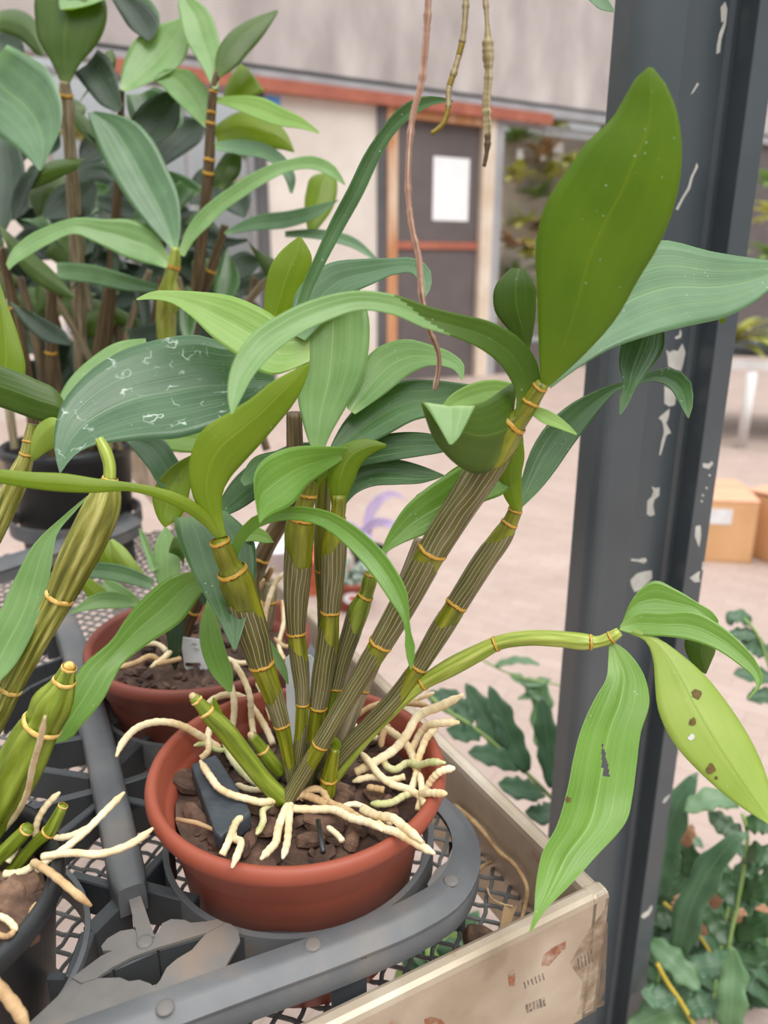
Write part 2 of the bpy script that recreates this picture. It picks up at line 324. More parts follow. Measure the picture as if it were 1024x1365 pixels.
def stain(name, c1, c2, a0, a1, sc):
    m = noisy(name, c1, c2, 200, .8, .2); N = m.node_tree.nodes; L = m.node_tree.links; P = N['Principled BSDF']
    tc = N.new('ShaderNodeTexCoord'); n = N.new('ShaderNodeTexNoise'); n.inputs['Scale'].default_value = sc; n.inputs['Detail'].default_value = 6; L.new(tc.outputs['Object'], n.inputs['Vector'])
    r = N.new('ShaderNodeMapRange'); r.inputs[1].default_value = .36; r.inputs[2].default_value = .62; r.inputs[3].default_value = a0; r.inputs[4].default_value = a1; L.new(n.outputs['Fac'], r.inputs[0]); L.new(r.outputs[0], P.inputs['Alpha']); return m
M['rust'] = stain('rust_patch', (168, 100, 64), (150, 84, 54), 0, .85, 150)
M['stamp'] = stain('faded_stamp', (110, 100, 92), (120, 110, 100), .0, .8, 300)
M['post'] = noisy('dark_grey_paint', (64, 72, 77), (73, 81, 86), 10, .3, .05, 50, spec=.6)
M['chip'] = noisy('exposed_primer', (176, 176, 170), (200, 198, 190), 60, .75, .2)
M['floor'] = None
M['wall_up'] = noisy('weathered_fibre_cement', (160, 151, 149), (190, 181, 178), 2.6, .85, .1, 20, stretch=(1, 1, .45), c3=(208, 201, 196))
M['wall_low'] = noisy('pale_wall_panel', (206, 195, 186), (224, 215, 206), 2.5, .85, .05, 20)
M['grey_trim'] = noisy('grey_trim', (150, 150, 153), (168, 168, 172), 4, .6)
M['dark_trim'] = noisy('dark_grey_trim', (82, 80, 82), (96, 94, 96), 4, .6)
M['rust_beam'] = noisy('rust_red_beam', (156, 88, 70), (178, 108, 86), 5, .7)
M['orange_wood'] = noisy('weathered_timber_frame', (206, 160, 120), (186, 126, 84), 5, .75, stretch=(1, 1, .2), c3=(216, 196, 172))
M['pale_wood'] = noisy('pale_timber_frame', (222, 208, 192), (206, 186, 164), 5, .75)
M['door'] = noisy('dark_grey_door', (92, 84, 84), (104, 96, 95), 3, .6)
M['paper'] = noisy('white_notice', (240, 240, 242), (246, 246, 248), 10, .5)
M['blue'] = noisy('blue_sticker', (92, 150, 220), (110, 164, 226), 10, .5)
def glassmat():
    m, N, L, P, O = nmat('window_pane')
    P.inputs['Base Color'].default_value = (.95, .97, .97, 1); P.inputs['Roughness'].default_value = .03; P.inputs['Transmission Weight'].default_value = 1; P.inputs['IOR'].default_value = 1.1
    t = N.new('ShaderNodeBsdfTransparent'); ms = N.new('ShaderNodeMixShader'); ms.inputs[0].default_value = .12
    L.new(t.outputs[0], ms.inputs[1]); L.new(P.outputs[0], ms.inputs[2]); L.new(ms.outputs[0], O.inputs['Surface']); return m
M['glass'] = glassmat()
M['card'] = noisy('cardboard', (206, 158, 112), (216, 170, 124), 8, .8)
M['card_in'] = noisy('cardboard_flap', (204, 150, 120), (214, 160, 130), 8, .8)
M['white_metal'] = noisy('white_painted_metal', (206, 204, 202), (222, 220, 218), 8, .4)
M['hang'] = streak('dry_hanging_stem', (112, 82, 68), (166, 128, 108), (214, 190, 168), 9, .75)
M['hang2'] = streak('dry_pale_stem', (104, 92, 56), (160, 146, 108), (196, 184, 152), 6, .7)
M['hang_g'] = streak('green_stem_end', (96, 84, 20), (136, 116, 34), (164, 144, 60), 6, .5)
M['fern'] = leafmat('fern_frond', (96, 128, 98), (62, 94, 68), (136, 164, 124), (120, 170, 80), .3, .4, veins=.2)
M['fern_lt'] = leafmat('fern_frond_pale', (120, 150, 112), (90, 124, 88), (156, 182, 142), (150, 200, 90), .35, .4, veins=.2)
M['fern_dk'] = leafmat('fern_frond_dark', (64, 96, 58), (34, 62, 34), (96, 128, 86), (80, 130, 50), .25, .35, veins=.2)
M['rachis'] = noisy('fern_stalk', (140, 164, 96), (120, 146, 80), 30, .5)
M['rachis_y'] = noisy('fern_stalk_yellow', (192, 172, 66), (172, 150, 54), 30, .5)
M['dry_leaf'] = noisy('dry_leaf_brown', (200, 156, 126), (170, 122, 92), 60, .8)
M['tan'] = noisy('dry_tan', (178, 148, 110), (150, 118, 82), 60, .85, .3)
M['bush_y'] = leafmat('background_leaf_yellow', (216, 212, 124), (170, 176, 84), (226, 222, 150), (215, 220, 100), .35, .5, veins=.1)
M['bush_g'] = leafmat('background_leaf_green', (152, 180, 108), (106, 138, 72), (168, 192, 126), (170, 205, 80), .35, .5, veins=.1)
M['purple'] = leafmat('purple_leaf', (206, 188, 218), (170, 150, 190), (216, 204, 226), (170, 130, 190), .3, .5, veins=.1)
M['sedum'] = leafmat('grey_succulent_leaf', (150, 168, 152), (104, 124, 110), (170, 184, 170), (140, 170, 130), .2, .5, veins=.1)
M['red'] = noisy('red_mark', (196, 60, 60), (186, 50, 52), 30, .5)
def floormat():
    m, N, L, P, O = nmat('pinkish_paving')
    tc = N.new('ShaderNodeTexCoord'); mp = N.new('ShaderNodeMapping'); mp.inputs['Rotation'].default_value = (0, 0, R(32)); L.new(tc.outputs['Object'], mp.inputs[0])
    br = N.new('ShaderNodeTexBrick'); br.inputs['Scale'].default_value = 4.5; br.inputs['Color1'].default_value = s2l((174, 155, 146)); br.inputs['Color2'].default_value = s2l((167, 148, 138)); br.inputs['Mortar'].default_value = s2l((160, 142, 132)); br.inputs['Mortar Size'].default_value = .012
    L.new(mp.outputs[0], br.inputs['Vector'])
    n = N.new('ShaderNodeTexNoise'); n.inputs['Scale'].default_value = 5; n.inputs['Detail'].default_value = 6; L.new(tc.outputs['Object'], n.inputs['Vector'])
    mx = N.new('ShaderNodeMix'); mx.data_type = 'RGBA'; mx.blend_type = 'MULTIPLY'; mx.inputs['Factor'].default_value = .5
    r = ramp(N, [(.3, (.72, .69, .67, 1)), (.7, (1, 1, 1, 1))]); L.new(n.outputs['Fac'], r.inputs[0]); L.new(br.outputs['Color'], mx.inputs['A']); L.new(r.outputs[0], mx.inputs['B'])
    L.new(mx.outputs['Result'], P.inputs['Base Color']); P.inputs['Roughness'].default_value = .8; return m
M['floor'] = floormat()

# ---------------------------------------------------------------- the setting
mb = MB(); mb.box((0, 4, -.05), 24, 24, .1); tag(mb.build('floor', M['floor'], smooth=False), kind='structure')
P0 = Vector((.4933, 7.4636, 0)); WU = Vector((.849, .528, 0)).normalized(); WN = Vector((.528, -.849, 0)).normalized()
WROT = Matrix((WU, -WN, Vector((0, 0, 1)))).transposed()
def wbox(mb, s0, s1, z0, z1, o0, o1, m=0):
    """box on the back wall: s along it, z up, o outwards towards the viewer"""
    c = P0 + WU * ((s0 + s1) / 2) + WN * ((o0 + o1) / 2) + Vector((0, 0, (z0 + z1) / 2))
    return mb.box(c, s1 - s0, abs(o1 - o0), z1 - z0, WROT, m)
mb = MB(); wbox(mb, -12, 6, 2.48, 4.6, -.12, 0)
tag(mb.build('wall_back', M['wall_up'], smooth=False), kind='structure')
mb = MB(); wbox(mb, -1.66, -.64, 0, 2.40, -.12, -.02); wbox(mb, -12, -3.3, 0, 2.40, -.12, -.02); wbox(mb, -3.3, -1.66, 0, .5, -.12, -.02)
tag(mb.build('wall_left', M['wall_low'], smooth=False), kind='structure')
mb = MB(); wbox(mb, 2.1, 6, 0, 2.40, -.12, -.02); wbox(mb, .73, 2.1, 0, .3, -.12, -.02)
tag(mb.build('wall_right', M['door'], smooth=False), kind='structure')
mb = MB(); wbox(mb, -12, 6, 2.40, 2.48, -.12, .02); tag(mb.build('trim_1', M['grey_trim'], smooth=False), kind='structure')
mb = MB(); wbox(mb, -12, 6, 2.474, 2.502, 0, .02); tag(mb.build('trim_2', M['black_plastic'], smooth=False), kind='structure')
mb = MB(); wbox(mb, -2.9, 1.28, 2.33, 2.42, -.02, .05); tag(mb.build('trim_3', M['rust_beam'], smooth=False), kind='structure')
mb = MB(); wbox(mb, -.64, -.55, 0, 2.33, -.12, .0); tag(mb.build('trim_4', M['dark_trim'], smooth=False), kind='structure')
mb = MB(); wbox(mb, -1.75, -1.66, 0, 2.33, -.12, .0); tag(mb.build('trim_5', M['dark_trim'], smooth=False), kind='structure')
mb = MB(); wbox(mb, .63, .73, 0, 2.33, -.12, .0); tag(mb.build('trim_6', M['grey_trim'], smooth=False), kind='structure')
mb = MB(); wbox(mb, -1.66, -.64, 0, .05, -.02, .02); tag(mb.build('baseboard_back', M['rust_beam'], smooth=False), kind='structure')
mb = MB(); wbox(mb, -.447, .49, .02, 2.26, -.10, -.05)
d1 = tag(mb.build('door_1', M['door'], smooth=False), kind='structure')
mb = MB(); wbox(mb, -.55, -.447, 0, 2.33, -.12, .01); wbox(mb, -.447, .49, 2.26, 2.33, -.12, .01); mb.build('door_frame', M['orange_wood'], d1, False)
mb = MB(); wbox(mb, .49, .63, 0, 2.33, -.12, .01); mb.build('door_jamb', M['pale_wood'], d1, False)
mb = MB(); wbox(mb, -.447, .49, 1.20, 1.265, -.05, -.035); mb.build('door_rail', M['rust_beam'], d1, False)
for nm, s0, s1, z0, z1, k in (('window_1', -3.3, -1.75, .5, 2.33, 3), ('window_2', .73, 2.1, .3, 2.33, 2)):
    mb = MB(); wbox(mb, s0, s1, z0, z1, -.075, -.07); w = tag(mb.build(nm, M['glass'], smooth=False), kind='structure')
    mb = MB(); t = .035
    wbox(mb, s0, s1, z0, z0 + t, -.1, -.04); wbox(mb, s0, s1, z1 - t, z1, -.1, -.04)
    for i in range(k + 1):
        s = s0 + (s1 - s0 - t) * i / k
        if not (nm == 'window_2' and i == 1): wbox(mb, s, s + t, z0 + t, z1 - t, -.1, -.04)
    mb.build('window_frame', M['grey_trim'], w, False)
mb = MB(); wbox(mb, -.03, .375, 1.45, 1.985, -.05, -.047)
o = tag(mb.build('notice_sheet', M['paper'], smooth=False), 'white laminated notice sheet stuck on the dark grey door', 'notice')
mb = MB(); wbox(mb, -1.645, -1.52, 2.20, 2.31, -.02, -.015)
tag(mb.build('blue_sticker', M['blue'], smooth=False), 'small blue sticker on the pale wall just under the rust red beam', 'sticker')

# ---------------------------------------------------------------- steel post
pB = Vector((.247, .72, 0)); bd = Vector((.929, .374, 0)).normalized(); cd = Vector((-.374, .929, 0)).normalized()
post = empty('steel_post', pB + bd * .05 + cd * .05, 'dark grey painted steel post with flaking paint, standing behind the bench corner', 'post')
pr = [(.1, 0), (.1, .0353), (-.0466, .0353)] + [(-.0466 + .013 * (1 - math.cos(R(15 * q))), .013 * (1 - math.sin(R(15 * q)))) for q in range(7)] + [(0, 0), (.0, .028), (.069, .028), (.0735, .0262), (.075, .022), (.075, 0)]
poly = [pB + bd * a + cd * b for a, b in pr]
v, f = prism(poly, (0, 0, 2.7)); mb = MB(); mb.add(v, f); o = mb.build('post_section', M['post'], post, False); fixn(o)
for p in o.data.polygons: p.use_smooth = False
bevel(o, .0012, 2)
mb = MB(); mb.box(pB + bd * .027 + cd * .018 + Vector((0, 0, .006)), .22, .12, .012, Matrix((bd, cd, Vector((0, 0, 1)))).transposed()); mb.build('base_plate', M['post'], post, False)
FN = -cd; fp = pB - cd * .0003
def chip(pts, web=1):
    P_ = [PL(x, y, fp + cd * .028 * web, FN) for x, y in pts]
    v, f = prism(P_, cd * .0008); m_ = MB(); m_.add(v, f); fixn(m_.build('paint_chip', M['chip'], post, False))
def c3(l): return [(740 + x / 3.412, 400 + y / 3.412) for x, y in l]
chip(c3([(505,225),(520,238),(540,228),(560,232),(580,198),(594,238),(584,285),(575,322),(545,318),(515,300),(512,260)]))
chip(c3([(498,390),(530,410),(552,430),(545,478),(520,484),(498,470)]))
chip(c3([(522,494),(518,530),(506,560),(528,604),(508,614),(494,660),(480,706),(474,706),(486,640),(496,600),(492,565),(484,545),(472,540),(480,528)]))
chip(c3([(440,848),(458,856),(476,852),(474,890),(452,908),(446,935),(454,975),(436,984),(418,975),(420,915),(440,895),(448,870)]))
chip(c3([(343,1275),(372,1245),(405,1235),(440,1230),(442,1265),(420,1290),(395,1318),(362,1328),(348,1300)]))
chip(c3([(345,1176),(380,1180),(410,1172),(420,1185),(405,1198),(380,1190),(345,1186)]))
chip(c3([(570,130),(577,150),(572,172),(550,178),(546,168),(564,160)]))
chip(c3([(672,742),(700,745),(715,733),(720,745),(700,768),(674,762)]), 0)
chip(c3([(640,1030),(662,1024),(665,1070),(656,1125),(646,1100),(636,1075)]), 0)
chip(c3([(614,1265),(640,1245),(660,1233),(655,1262),(662,1280),(635,1284)]), 0)
chip(c3([(672,1188),(682,1200),(676,1232),(667,1226)]), 0)
for x, y in ((704,797), (690,855), (673,888), (668,915)): chip(c3([(x-5,y-5),(x+4,y-4),(x+5,y+5),(x-3,y+5)]), 0)
def c5(l): return [(824 + x / 3.74, 1000 + y / 3.74) for x, y in l]
chip(c5([(222,262),(232,240),(262,220),(252,240),(232,265)]), 0); chip(c5([(114,830),(130,812),(150,800),(168,772),(172,790),(156,820),(130,840)]), 0)
chip([(956,60),(959,45),(966,28),(962,30),(961,10),(967,2),(970,12),(968,32),(962,52),(960,70),(955,72)])
chip([(929,217),(931,222),(924,236),(920,252),(912,264),(904,280),(901,279),(910,262),(917,250),(921,236),(926,226)])
chip([(930,110),(932,112),(924,124),(921,126)])

# ---------------------------------------------------------------- bench
ZM = .684; ZT = .74; BC = G(813, 1189, ZT); ra = Vector((.473, -.881, 0)).normalized(); rb = Vector((-.87, -.49, 0)).normalized()
rb = Vector((-ra.y * -1 * -1, 0, 0)) if False else Vector((ra.y, -ra.x, 0)).normalized()
if rb.x > 0: rb = -rb
BCf = Vector((BC.x, BC.y, 0))
bench = empty('greenhouse_bench', (BC.x - .35, BC.y + .2, 0), 'galvanised greenhouse bench with wire mesh top and rusty raised metal edge', 'bench')
LA, LB = 1.5, 1.0
def brail(name, p, d, L, out):
    """edge rail: folded sheet with a rolled top lip"""
    prof = [(0, -.095), (0, -.004), (-.0012, -.0012), (-.004, 0), (-.0085, 0), (-.011, -.0015), (-.0122, -.005), (-.0122, -.095)]
    n = len(prof); v = []; f = []
    for k, q in enumerate((0, L)):
        for a, z in prof: v.append(p + d * q + out * a + Vector((0, 0, z)))
    for i in range(n): f.append((i, (i + 1) % n, n + (i + 1) % n, n + i))
    f += [tuple(range(n))[::-1], tuple(range(n, 2 * n))]
    m_ = MB(); m_.add(v, f); o = fixn(m_.build(name, M['rail'], bench, False)); return o
top = Vector((BCf.x, BCf.y, ZT))
brail('side_rail', top, -ra, LA, -rb); brail('front_rail', top - (-rb) * 0, rb, LB, ra)
mb = MB(); mb.box(top + rb * .0061 - ra * .0061 + Vector((0, 0, -.0474)), .0125, .0125, .0952, Matrix((ra, rb, Vector((0, 0, 1)))).transposed())
bevel(mb.build('corner_fold', M['rail'], bench, False), .003)
brail('side_rail', top + rb * LB, -ra, LA, rb); brail('back_rail', top - ra * LA, rb, LB, -ra)
mb = MB(); pitch = .0128
for fam in (0, 1):
    e1 = (-ra + rb).normalized() if fam == 0 else (-ra - rb).normalized()
    k = -160
    while k < 260:
        k += 1; c = k * pitch; seg = []
        # lines a + c (bench coords: A along -ra, B along rb)
        if fam == 0: # B = A + c*sqrt2
            cc = c * 1.4142; A0 = max(.012, .012 - cc); A1 = min(.95, .85 - cc)
            if A1 - A0 < .01: continue
            fn = lambda A: (A, A + cc)
        else:
            cc = c * 1.4142; A0 = max(.012, cc - .85); A1 = min(.95, cc - .012)
            if A1 - A0 < .01: continue
            fn = lambda A: (A, cc - A)
        n = max(3, int((A1 - A0) * 1.4142 / (pitch / 2)) + 1); pts = []
        for i in range(n):
            A = A0 + (A1 - A0) * i / (n - 1); a, b = fn(A)
            ph = A * 1.4142 / pitch * math.pi
            p = BCf - ra * a + rb * b; off = .0009 * math.sin(ph + k * math.pi)
            pp = Vector((-e1.y, e1.x, 0))
            pts.append(Vector((p.x, p.y, ZM - .0012 + .0006 * (1 if fam else -1) * math.sin(ph))) + pp * off)
        v, f, uv = tube(pts, [.0015] * n, 5); mb.add(v, f, uv)
mb.build('mesh_top', M['wire'], bench)
for a, b in ((.06, .5), (1.42, .06), (1.42, .9), (.06, .95)):
    mb = MB(); p = BCf - ra * a + rb * b; mb.box((p.x, p.y, .32), .04, .04, .64); mb.build('leg', M['rail'], bench, False)
# rust marks and worn stamp on the front rail
fr_n = ra; fr_p = top + ra * .0003
def patch(pts, mat, name):
    P_ = [PL(x, y, fr_p, fr_n) for x, y in pts]; v, f = prism(P_, -ra * .0006); m_ = MB(); m_.add(v, f); o = fixn(m_.build(name, mat, bench, False))
def cB(l): return [(400 + x / 2.226, 1000 + y / 2.226) for x, y in l]
patch(cB([(722,612),(745,590),(790,568),(788,590),(765,610),(740,640),(718,640)]), M['rust'], 'rust_mark')
patch(cB([(618,660),(632,648),(640,662),(636,700),(622,700)]), M['rust'], 'rust_mark')
patch(cB([(370,800),(390,792),(420,800),(430,813),(372,813)]), M['rust'], 'rust_mark')
M['stain'] = stain('brown_stain', (120, 98, 76), (142, 118, 92), 0, .55, 90)
patch([(812,1205),(806,1340),(770,1352),(778,1310),(760,1285),(786,1240)], M['stain'], 'stain_mark'); 
for k in range(6): patch(cB([(664+k*11,690-k*5),(667+k*11,688-k*5),(672+k*11,706-k*5),(669+k*11,708-k*5)]), M['stamp'], 'stamp_mark')
for k in range(6): patch(cB([(670+k*10,757-k*4),(676+k*10,754-k*4),(680+k*10,778-k*4),(674+k*10,781-k*4)]), M['stamp'], 'stamp_mark')
for k in range(5): patch(cB([(824+k*10,620-k*6),(827+k*10,618-k*6),(831+k*10,650-k*6),(828+k*10,652-k*6)]), M['stamp'], 'stamp_mark')

# ---------------------------------------------------------------- pots
POT1 = Vector((-.0527, .3994, .684)); POT2 = Vector((-.1512, .5678, .684))
POTPROF = [(.0, .002), (.060, .0), (.0635, .002), (.0765, .082), (.0775, .0835), (.0795, .0845), (.0845, .1015), (.0868, .1035), (.0893, .1045), (.0905, .1075), (.0905, .1105), (.0892, .1138), (.0868, .115), (.0845, .1142), (.083, .112), (.0805, .1), (.0785, .097), (.0765, .0955), (.0745, .085), (.068, .04), (.0, .04)]
POTPROF = [(r, z if z < .01 else z + .010) for r, z in POTPROF]
def potmesh(parent, c, mat, prof=POTPROF, s=1.0, name='pot'):
    v, f, uv = lathe(c, [(r * s, z * s) for r, z in prof], 96); m_ = MB(); m_.add(v, f, uv); return fixn(m_.build(name, mat, parent))
def chipmesh(c, s, seed):
    rnd = random.Random(seed); ax = Vector((rnd.uniform(-1, 1), rnd.uniform(-1, 1), rnd.uniform(-.5, .5))).normalized()
    rot = Matrix.Rotation(rnd.uniform(0, 6.28), 3, 'Z') @ Matrix.Rotation(rnd.uniform(-.5, .5), 3, 'X') @ Matrix.Rotation(rnd.uniform(-.5, .5), 3, 'Y')
    d = (s * rnd.uniform(.8, 1.5), s * rnd.uniform(.5, .9), s * rnd.uniform(.25, .5)); v = []; f = []
    for x in (-1, 0, 1):
        for y in (-1, 0, 1):
            for z in (-1, 1):
                q = Vector((x * d[0] * (1 - .25 * abs(y)), y * d[1] * (1 - .2 * abs(x)), z * d[2] * (1 - .35 * (abs(x) + abs(y)) / 2)))
                q += Vector([rnd.uniform(-.14, .14) * s for _ in range(3)]); v.append(c + rot @ q)
    I = lambda a, b, z: (a * 3 + b) * 2 + z
    for a in range(2):
        for b in range(2):
            f.append((I(a,b,1), I(a+1,b,1), I(a+1,b+1,1), I(a,b+1,1))); f.append((I(a,b,0), I(a,b+1,0), I(a+1,b+1,0), I(a+1,b,0)))
    for a in range(2):
        f.append((I(a,0,0), I(a+1,0,0), I(a+1,0,1), I(a,0,1))); f.append((I(a,2,0), I(a,2,1), I(a+1,2,1), I(a+1,2,0)))
        f.append((I(0,a,0), I(0,a,1), I(0,a+1,1), I(0,a+1,0))); f.append((I(2,a,0), I(2,a+1,0), I(2,a+1,1), I(2,a,1)))
    return v, f
def barkfill(parent, c, rad, z, n, seed, s=.007):
    rnd = random.Random(seed); mb = MB(); v = [Vector((c[0], c[1], z))]; f = []; nr, ns = 10, 40
    for i in range(1, nr + 1):
        for k in range(ns):
            a = 2 * math.pi * k / ns; r = rad * i / nr
            v.append(Vector((c[0] + r * math.cos(a), c[1] + r * math.sin(a), z + rnd.uniform(-.003, .002))))
    for k in range(ns): f.append((0, 1 + k, 1 + (k + 1) % ns))
    for i in range(nr - 1):
        for k in range(ns): f.append((1+i*ns+k, 1+(i+1)*ns+k, 1+(i+1)*ns+(k+1)%ns, 1+i*ns+(k+1)%ns))
    mb.add(v, f)
    for i in range(n):
        r = rad * math.sqrt(rnd.random()) * .93; a = rnd.uniform(0, 6.28); v, f = chipmesh(Vector((c[0] + r * math.cos(a), c[1] + r * math.sin(a), z + rnd.uniform(-.001, .003))), s * rnd.uniform(.4, .9), seed * 999 + i); mb.add(v, f)
    tag(mb.build('potting_bark', M['bark'], parent, False), kind='stuff')
def bigchip(parent, px, py, z, s, seed, mat='bark_red'):
    v, f = chipmesh(G(px, py, z), s, seed); m_ = MB(); m_.add(v, f); o = fixn(m_.build('bark_chip', M[mat], parent, False)); bevel(o, .0008, 1)

# ---------------------------------------------------------------- plant builders
def leaf(parent, rows, kind='t', mat='mid', k=None, cup=.1, nv=26, nu=11, name='leaf', hole=None, wav=.25, seed=0, flip=None, under=None, dscale=1):
    rs = []; n = len(rows)
    for i, r in enumerate(rows):
        if .2 < r[2] < 1.7:
            a = rows[max(i - 1, 0)]; b = rows[min(i + 1, n - 1)]
            ca = lambda q: (q[0], q[1]) if .2 < q[2] < 1.7 else ((q[0] + q[2]) / 2, (q[1] + q[3]) / 2)
            (ax, ay), (bx, by) = ca(a), ca(b); dx, dy = bx - ax, by - ay; l = math.hypot(dx, dy) or 1; nx, ny = -dy / l, dx / l
            x, y, d, wl_, wr_ = r; rs.append((x - nx * wl_, y - ny * wl_, x + nx * wr_, y + ny * wr_, d * 1000))
        else: rs.append((r[0], r[1], r[2], r[3], r[4] * 1000))
    if k is None: k = .38 if kind == 't' else -.05
    mid = [((q[0] + q[2]) / 2, (q[1] + q[3]) / 2, q[4] * .6) + q for q in rs]
    A = spline(mid, nv, 3)[:, 3:]; yr = (A[0][1] + A[0][3]) / 2
    P_ = []; wid = []
    for q in A:
        d = q[4] / 1000 * dscale; row = []
        Lp = W(q[0], q[1], d * (1 + k * (yr - q[1]) / F)); Rp = W(q[2], q[3], d * (1 + k * (yr - q[3]) / F))
        P_.append((Lp, Rp)); wid.append((Rp - Lp).length)
    rnd = random.Random(int(abs(rs[0][0]) * 7 + abs(rs[0][1]) * 13 + len(rows)) + seed); ph = rnd.uniform(0, 6)
    top = []; uv = []; L = 0; Ls = [0]
    for j in range(1, nv): Ls.append(Ls[-1] + ((P_[j][0] + P_[j][1]) / 2 - (P_[j-1][0] + P_[j-1][1]) / 2).length)
    nor = []
    for j in range(nv):
        Lp, Rp = P_[j]; c = (Lp + Rp) / 2; a = P_[max(j-1, 0)]; b = P_[min(j+1, nv-1)]
        T = ((b[0] + b[1]) - (a[0] + a[1])).normalized(); X = (Rp - Lp)
        nn = X.cross(T)
        if nn.length < 1e-9: nn = EYE - c
        nn.normalize()
        if nn.dot(EYE - c) < 0: nn = -nn
        nor.append(nn)
    sg = -1 if kind == 't' else 1
    for j in range(nv):
        Lp, Rp = P_[j]; w = wid[j]; nn = nor[j]; v = Ls[j] / max(Ls[-1], 1e-6)
        for i in range(nu):
            u = i / (nu - 1); q = 4 * u * (1 - u)
            off = sg * (cup * w * q + .03 * w * max(0, 1 - abs(u - .5) * 8))
            off += wav * .05 * w * (1 - q) * math.sin(v * 9 + ph + (2.1 if u > .5 else 0))
            top.append(Lp.lerp(Rp, u) + nn * off); uv.append((u, v))
    th = .00035
    bot = [top[j * nu + i] - nor[j] * th * (1 if 0 < i < nu - 1 else .6) for j in range(nv) for i in range(nu)]
    NN = nv * nu; f = []; mi = []
    a, b = (0, 1) if kind == 't' else (1, 0)
    for j in range(nv - 1):
        for i in range(nu - 1):
            if hole:
                u = (i + .5) / (nu - 1); v = (j + .5) / (nv - 1)
                if any(abs(u - hu) < hr and abs(v - hv) < hs for hu, hv, hr, hs in hole): continue
            q = (j * nu + i, j * nu + i + 1, (j + 1) * nu + i + 1, (j + 1) * nu + i)
            fl = flip and (j + .5) / (nv - 1) + flip[1] * ((i + .5) / (nu - 1) - .5) < flip[0]
            f.append(q); mi.append(2 if fl else a); f.append(tuple(x + NN for x in q[::-1])); mi.append(b)
    for j in range(nv - 1):
        for i in (0, nu - 1):
            q = (j * nu + i, (j + 1) * nu + i, (j + 1) * nu + i + NN, j * nu + i + NN); f.append(q if i == 0 else q[::-1]); mi.append(a)
    o = mk(name, top + bot, f, (list(LM[mat]) if isinstance(mat, str) else [mat, mat]) + ([under] if under else []), parent, uv + uv, mi)
    o['tmp'] = 1; del o['tmp']
    return o, A, k, yr
def cane(parent, pts, mat='cane', nodes=(), sheath=1, ribs=8, amp=.05, name='cane', ringmat='ring', shf=.74, ringw=1):
    """pts: (x, y, depth, half width px) from base to top"""
    rows = [tuple(W(x, y, d)) + (w * d / F,) for x, y, d, w in pts]
    n = max(24, int(sum((Vector(rows[i+1][:3]) - Vector(rows[i][:3])).length for i in range(len(rows)-1)) / .0028))
    A = spline(rows, n, 3); P_ = [Vector(q[:3]) for q in A]; rad = [max(q[3], .0006) for q in A]
    v, f, uv = tube(P_, rad, 32 if ribs else 16, ribs, amp); m_ = MB(); m_.add(v, f, uv); c = m_.build(name, M[mat], parent)
    pix = [proj(p) for p in P_]; T, N, B = frames(P_); ks = []
    for q in nodes:
        x, y = q[0], q[1]; i = min(range(n), key=lambda j: (pix[j][0] - x) ** 2 + (pix[j][1] - y) ** 2); ks.append(i)
        if len(q) > 2: continue
        rr = rad[i]; seg = 28; hh = min(.0012, rr * .2) * ringw; bw = MB(); v = []; f = []; uv = []
        for r_, (o_, b_) in enumerate(((-1.2, -.02), (-.9, .07), (-.3, .11), (.35, .10), (.9, .06), (1.2, -.02))):
            for q_ in range(seg):
                a = 2 * math.pi * q_ / seg; wob = .35 * math.sin(a * 3 + i) + .2 * math.sin(a * 7)
                v.append(P_[i] + T[i] * (hh * (o_ + wob * .5)) + (N[i] * math.cos(a) + B[i] * math.sin(a)) * (rr * (1 + amp * .5 + b_))); uv.append((q_ / seg, r_ / 5))
        for r_ in range(5):
            for q_ in range(seg): f.append((r_*seg+q_, r_*seg+(q_+1)%seg, (r_+1)*seg+(q_+1)%seg, (r_+1)*seg+q_))
        bw.add(v, f, uv); bw.build('node_ring', M[ringmat], c)
    ks = sorted(ks)
    if sheath:
        seq = ([0] + ks) if ks else [0]
        for a, b in zip(seq, seq[1:] + [n - 1]):
            if b - a < 7 or (b == n - 1 and sheath == 1): continue
            e = shf; seg = 32; nr = 14; v = []; uv = []; f = []; ph = random.uniform(0, 6.28)
            for r_ in range(nr + 1):
                for s in range(seg + 1):
                    an = 2 * math.pi * s / seg
                    end = a + (b - a) * (e + .14 * math.cos(an - ph) + .02 * math.sin(an * 5))
                    t = a + .3 + (end - a - .3) * r_ / nr; i = min(int(t), n - 2); q = t - i
                    p = P_[i].lerp(P_[i+1], q); nn = N[i].lerp(N[i+1], q).normalized(); bb = B[i].lerp(B[i+1], q).normalized()
                    rr = (rad[i] * (1 - q) + rad[i+1] * q) * (1 + (amp * .6 * math.cos(ribs * an) if ribs else 0)) * 1.03 + .00025
                    v.append(p + nn * math.cos(an) * rr + bb * math.sin(an) * rr); uv.append((s / seg, t * .0028))
            for r_ in range(nr):
                for s in range(seg):
                    q = r_ * (seg + 1) + s; f.append((q, q + 1, q + seg + 2, q + seg + 1))
            mk('sheath', v, f, M['sheath'], c, uv)
    return c
def proj(p):
    x, y, z = p[0], p[1], p[2] - CH; d = y * cP - z * sP; u = y * sP + z * cP
    return (512 + F * x / d, 682.5 - F * u / d, d)
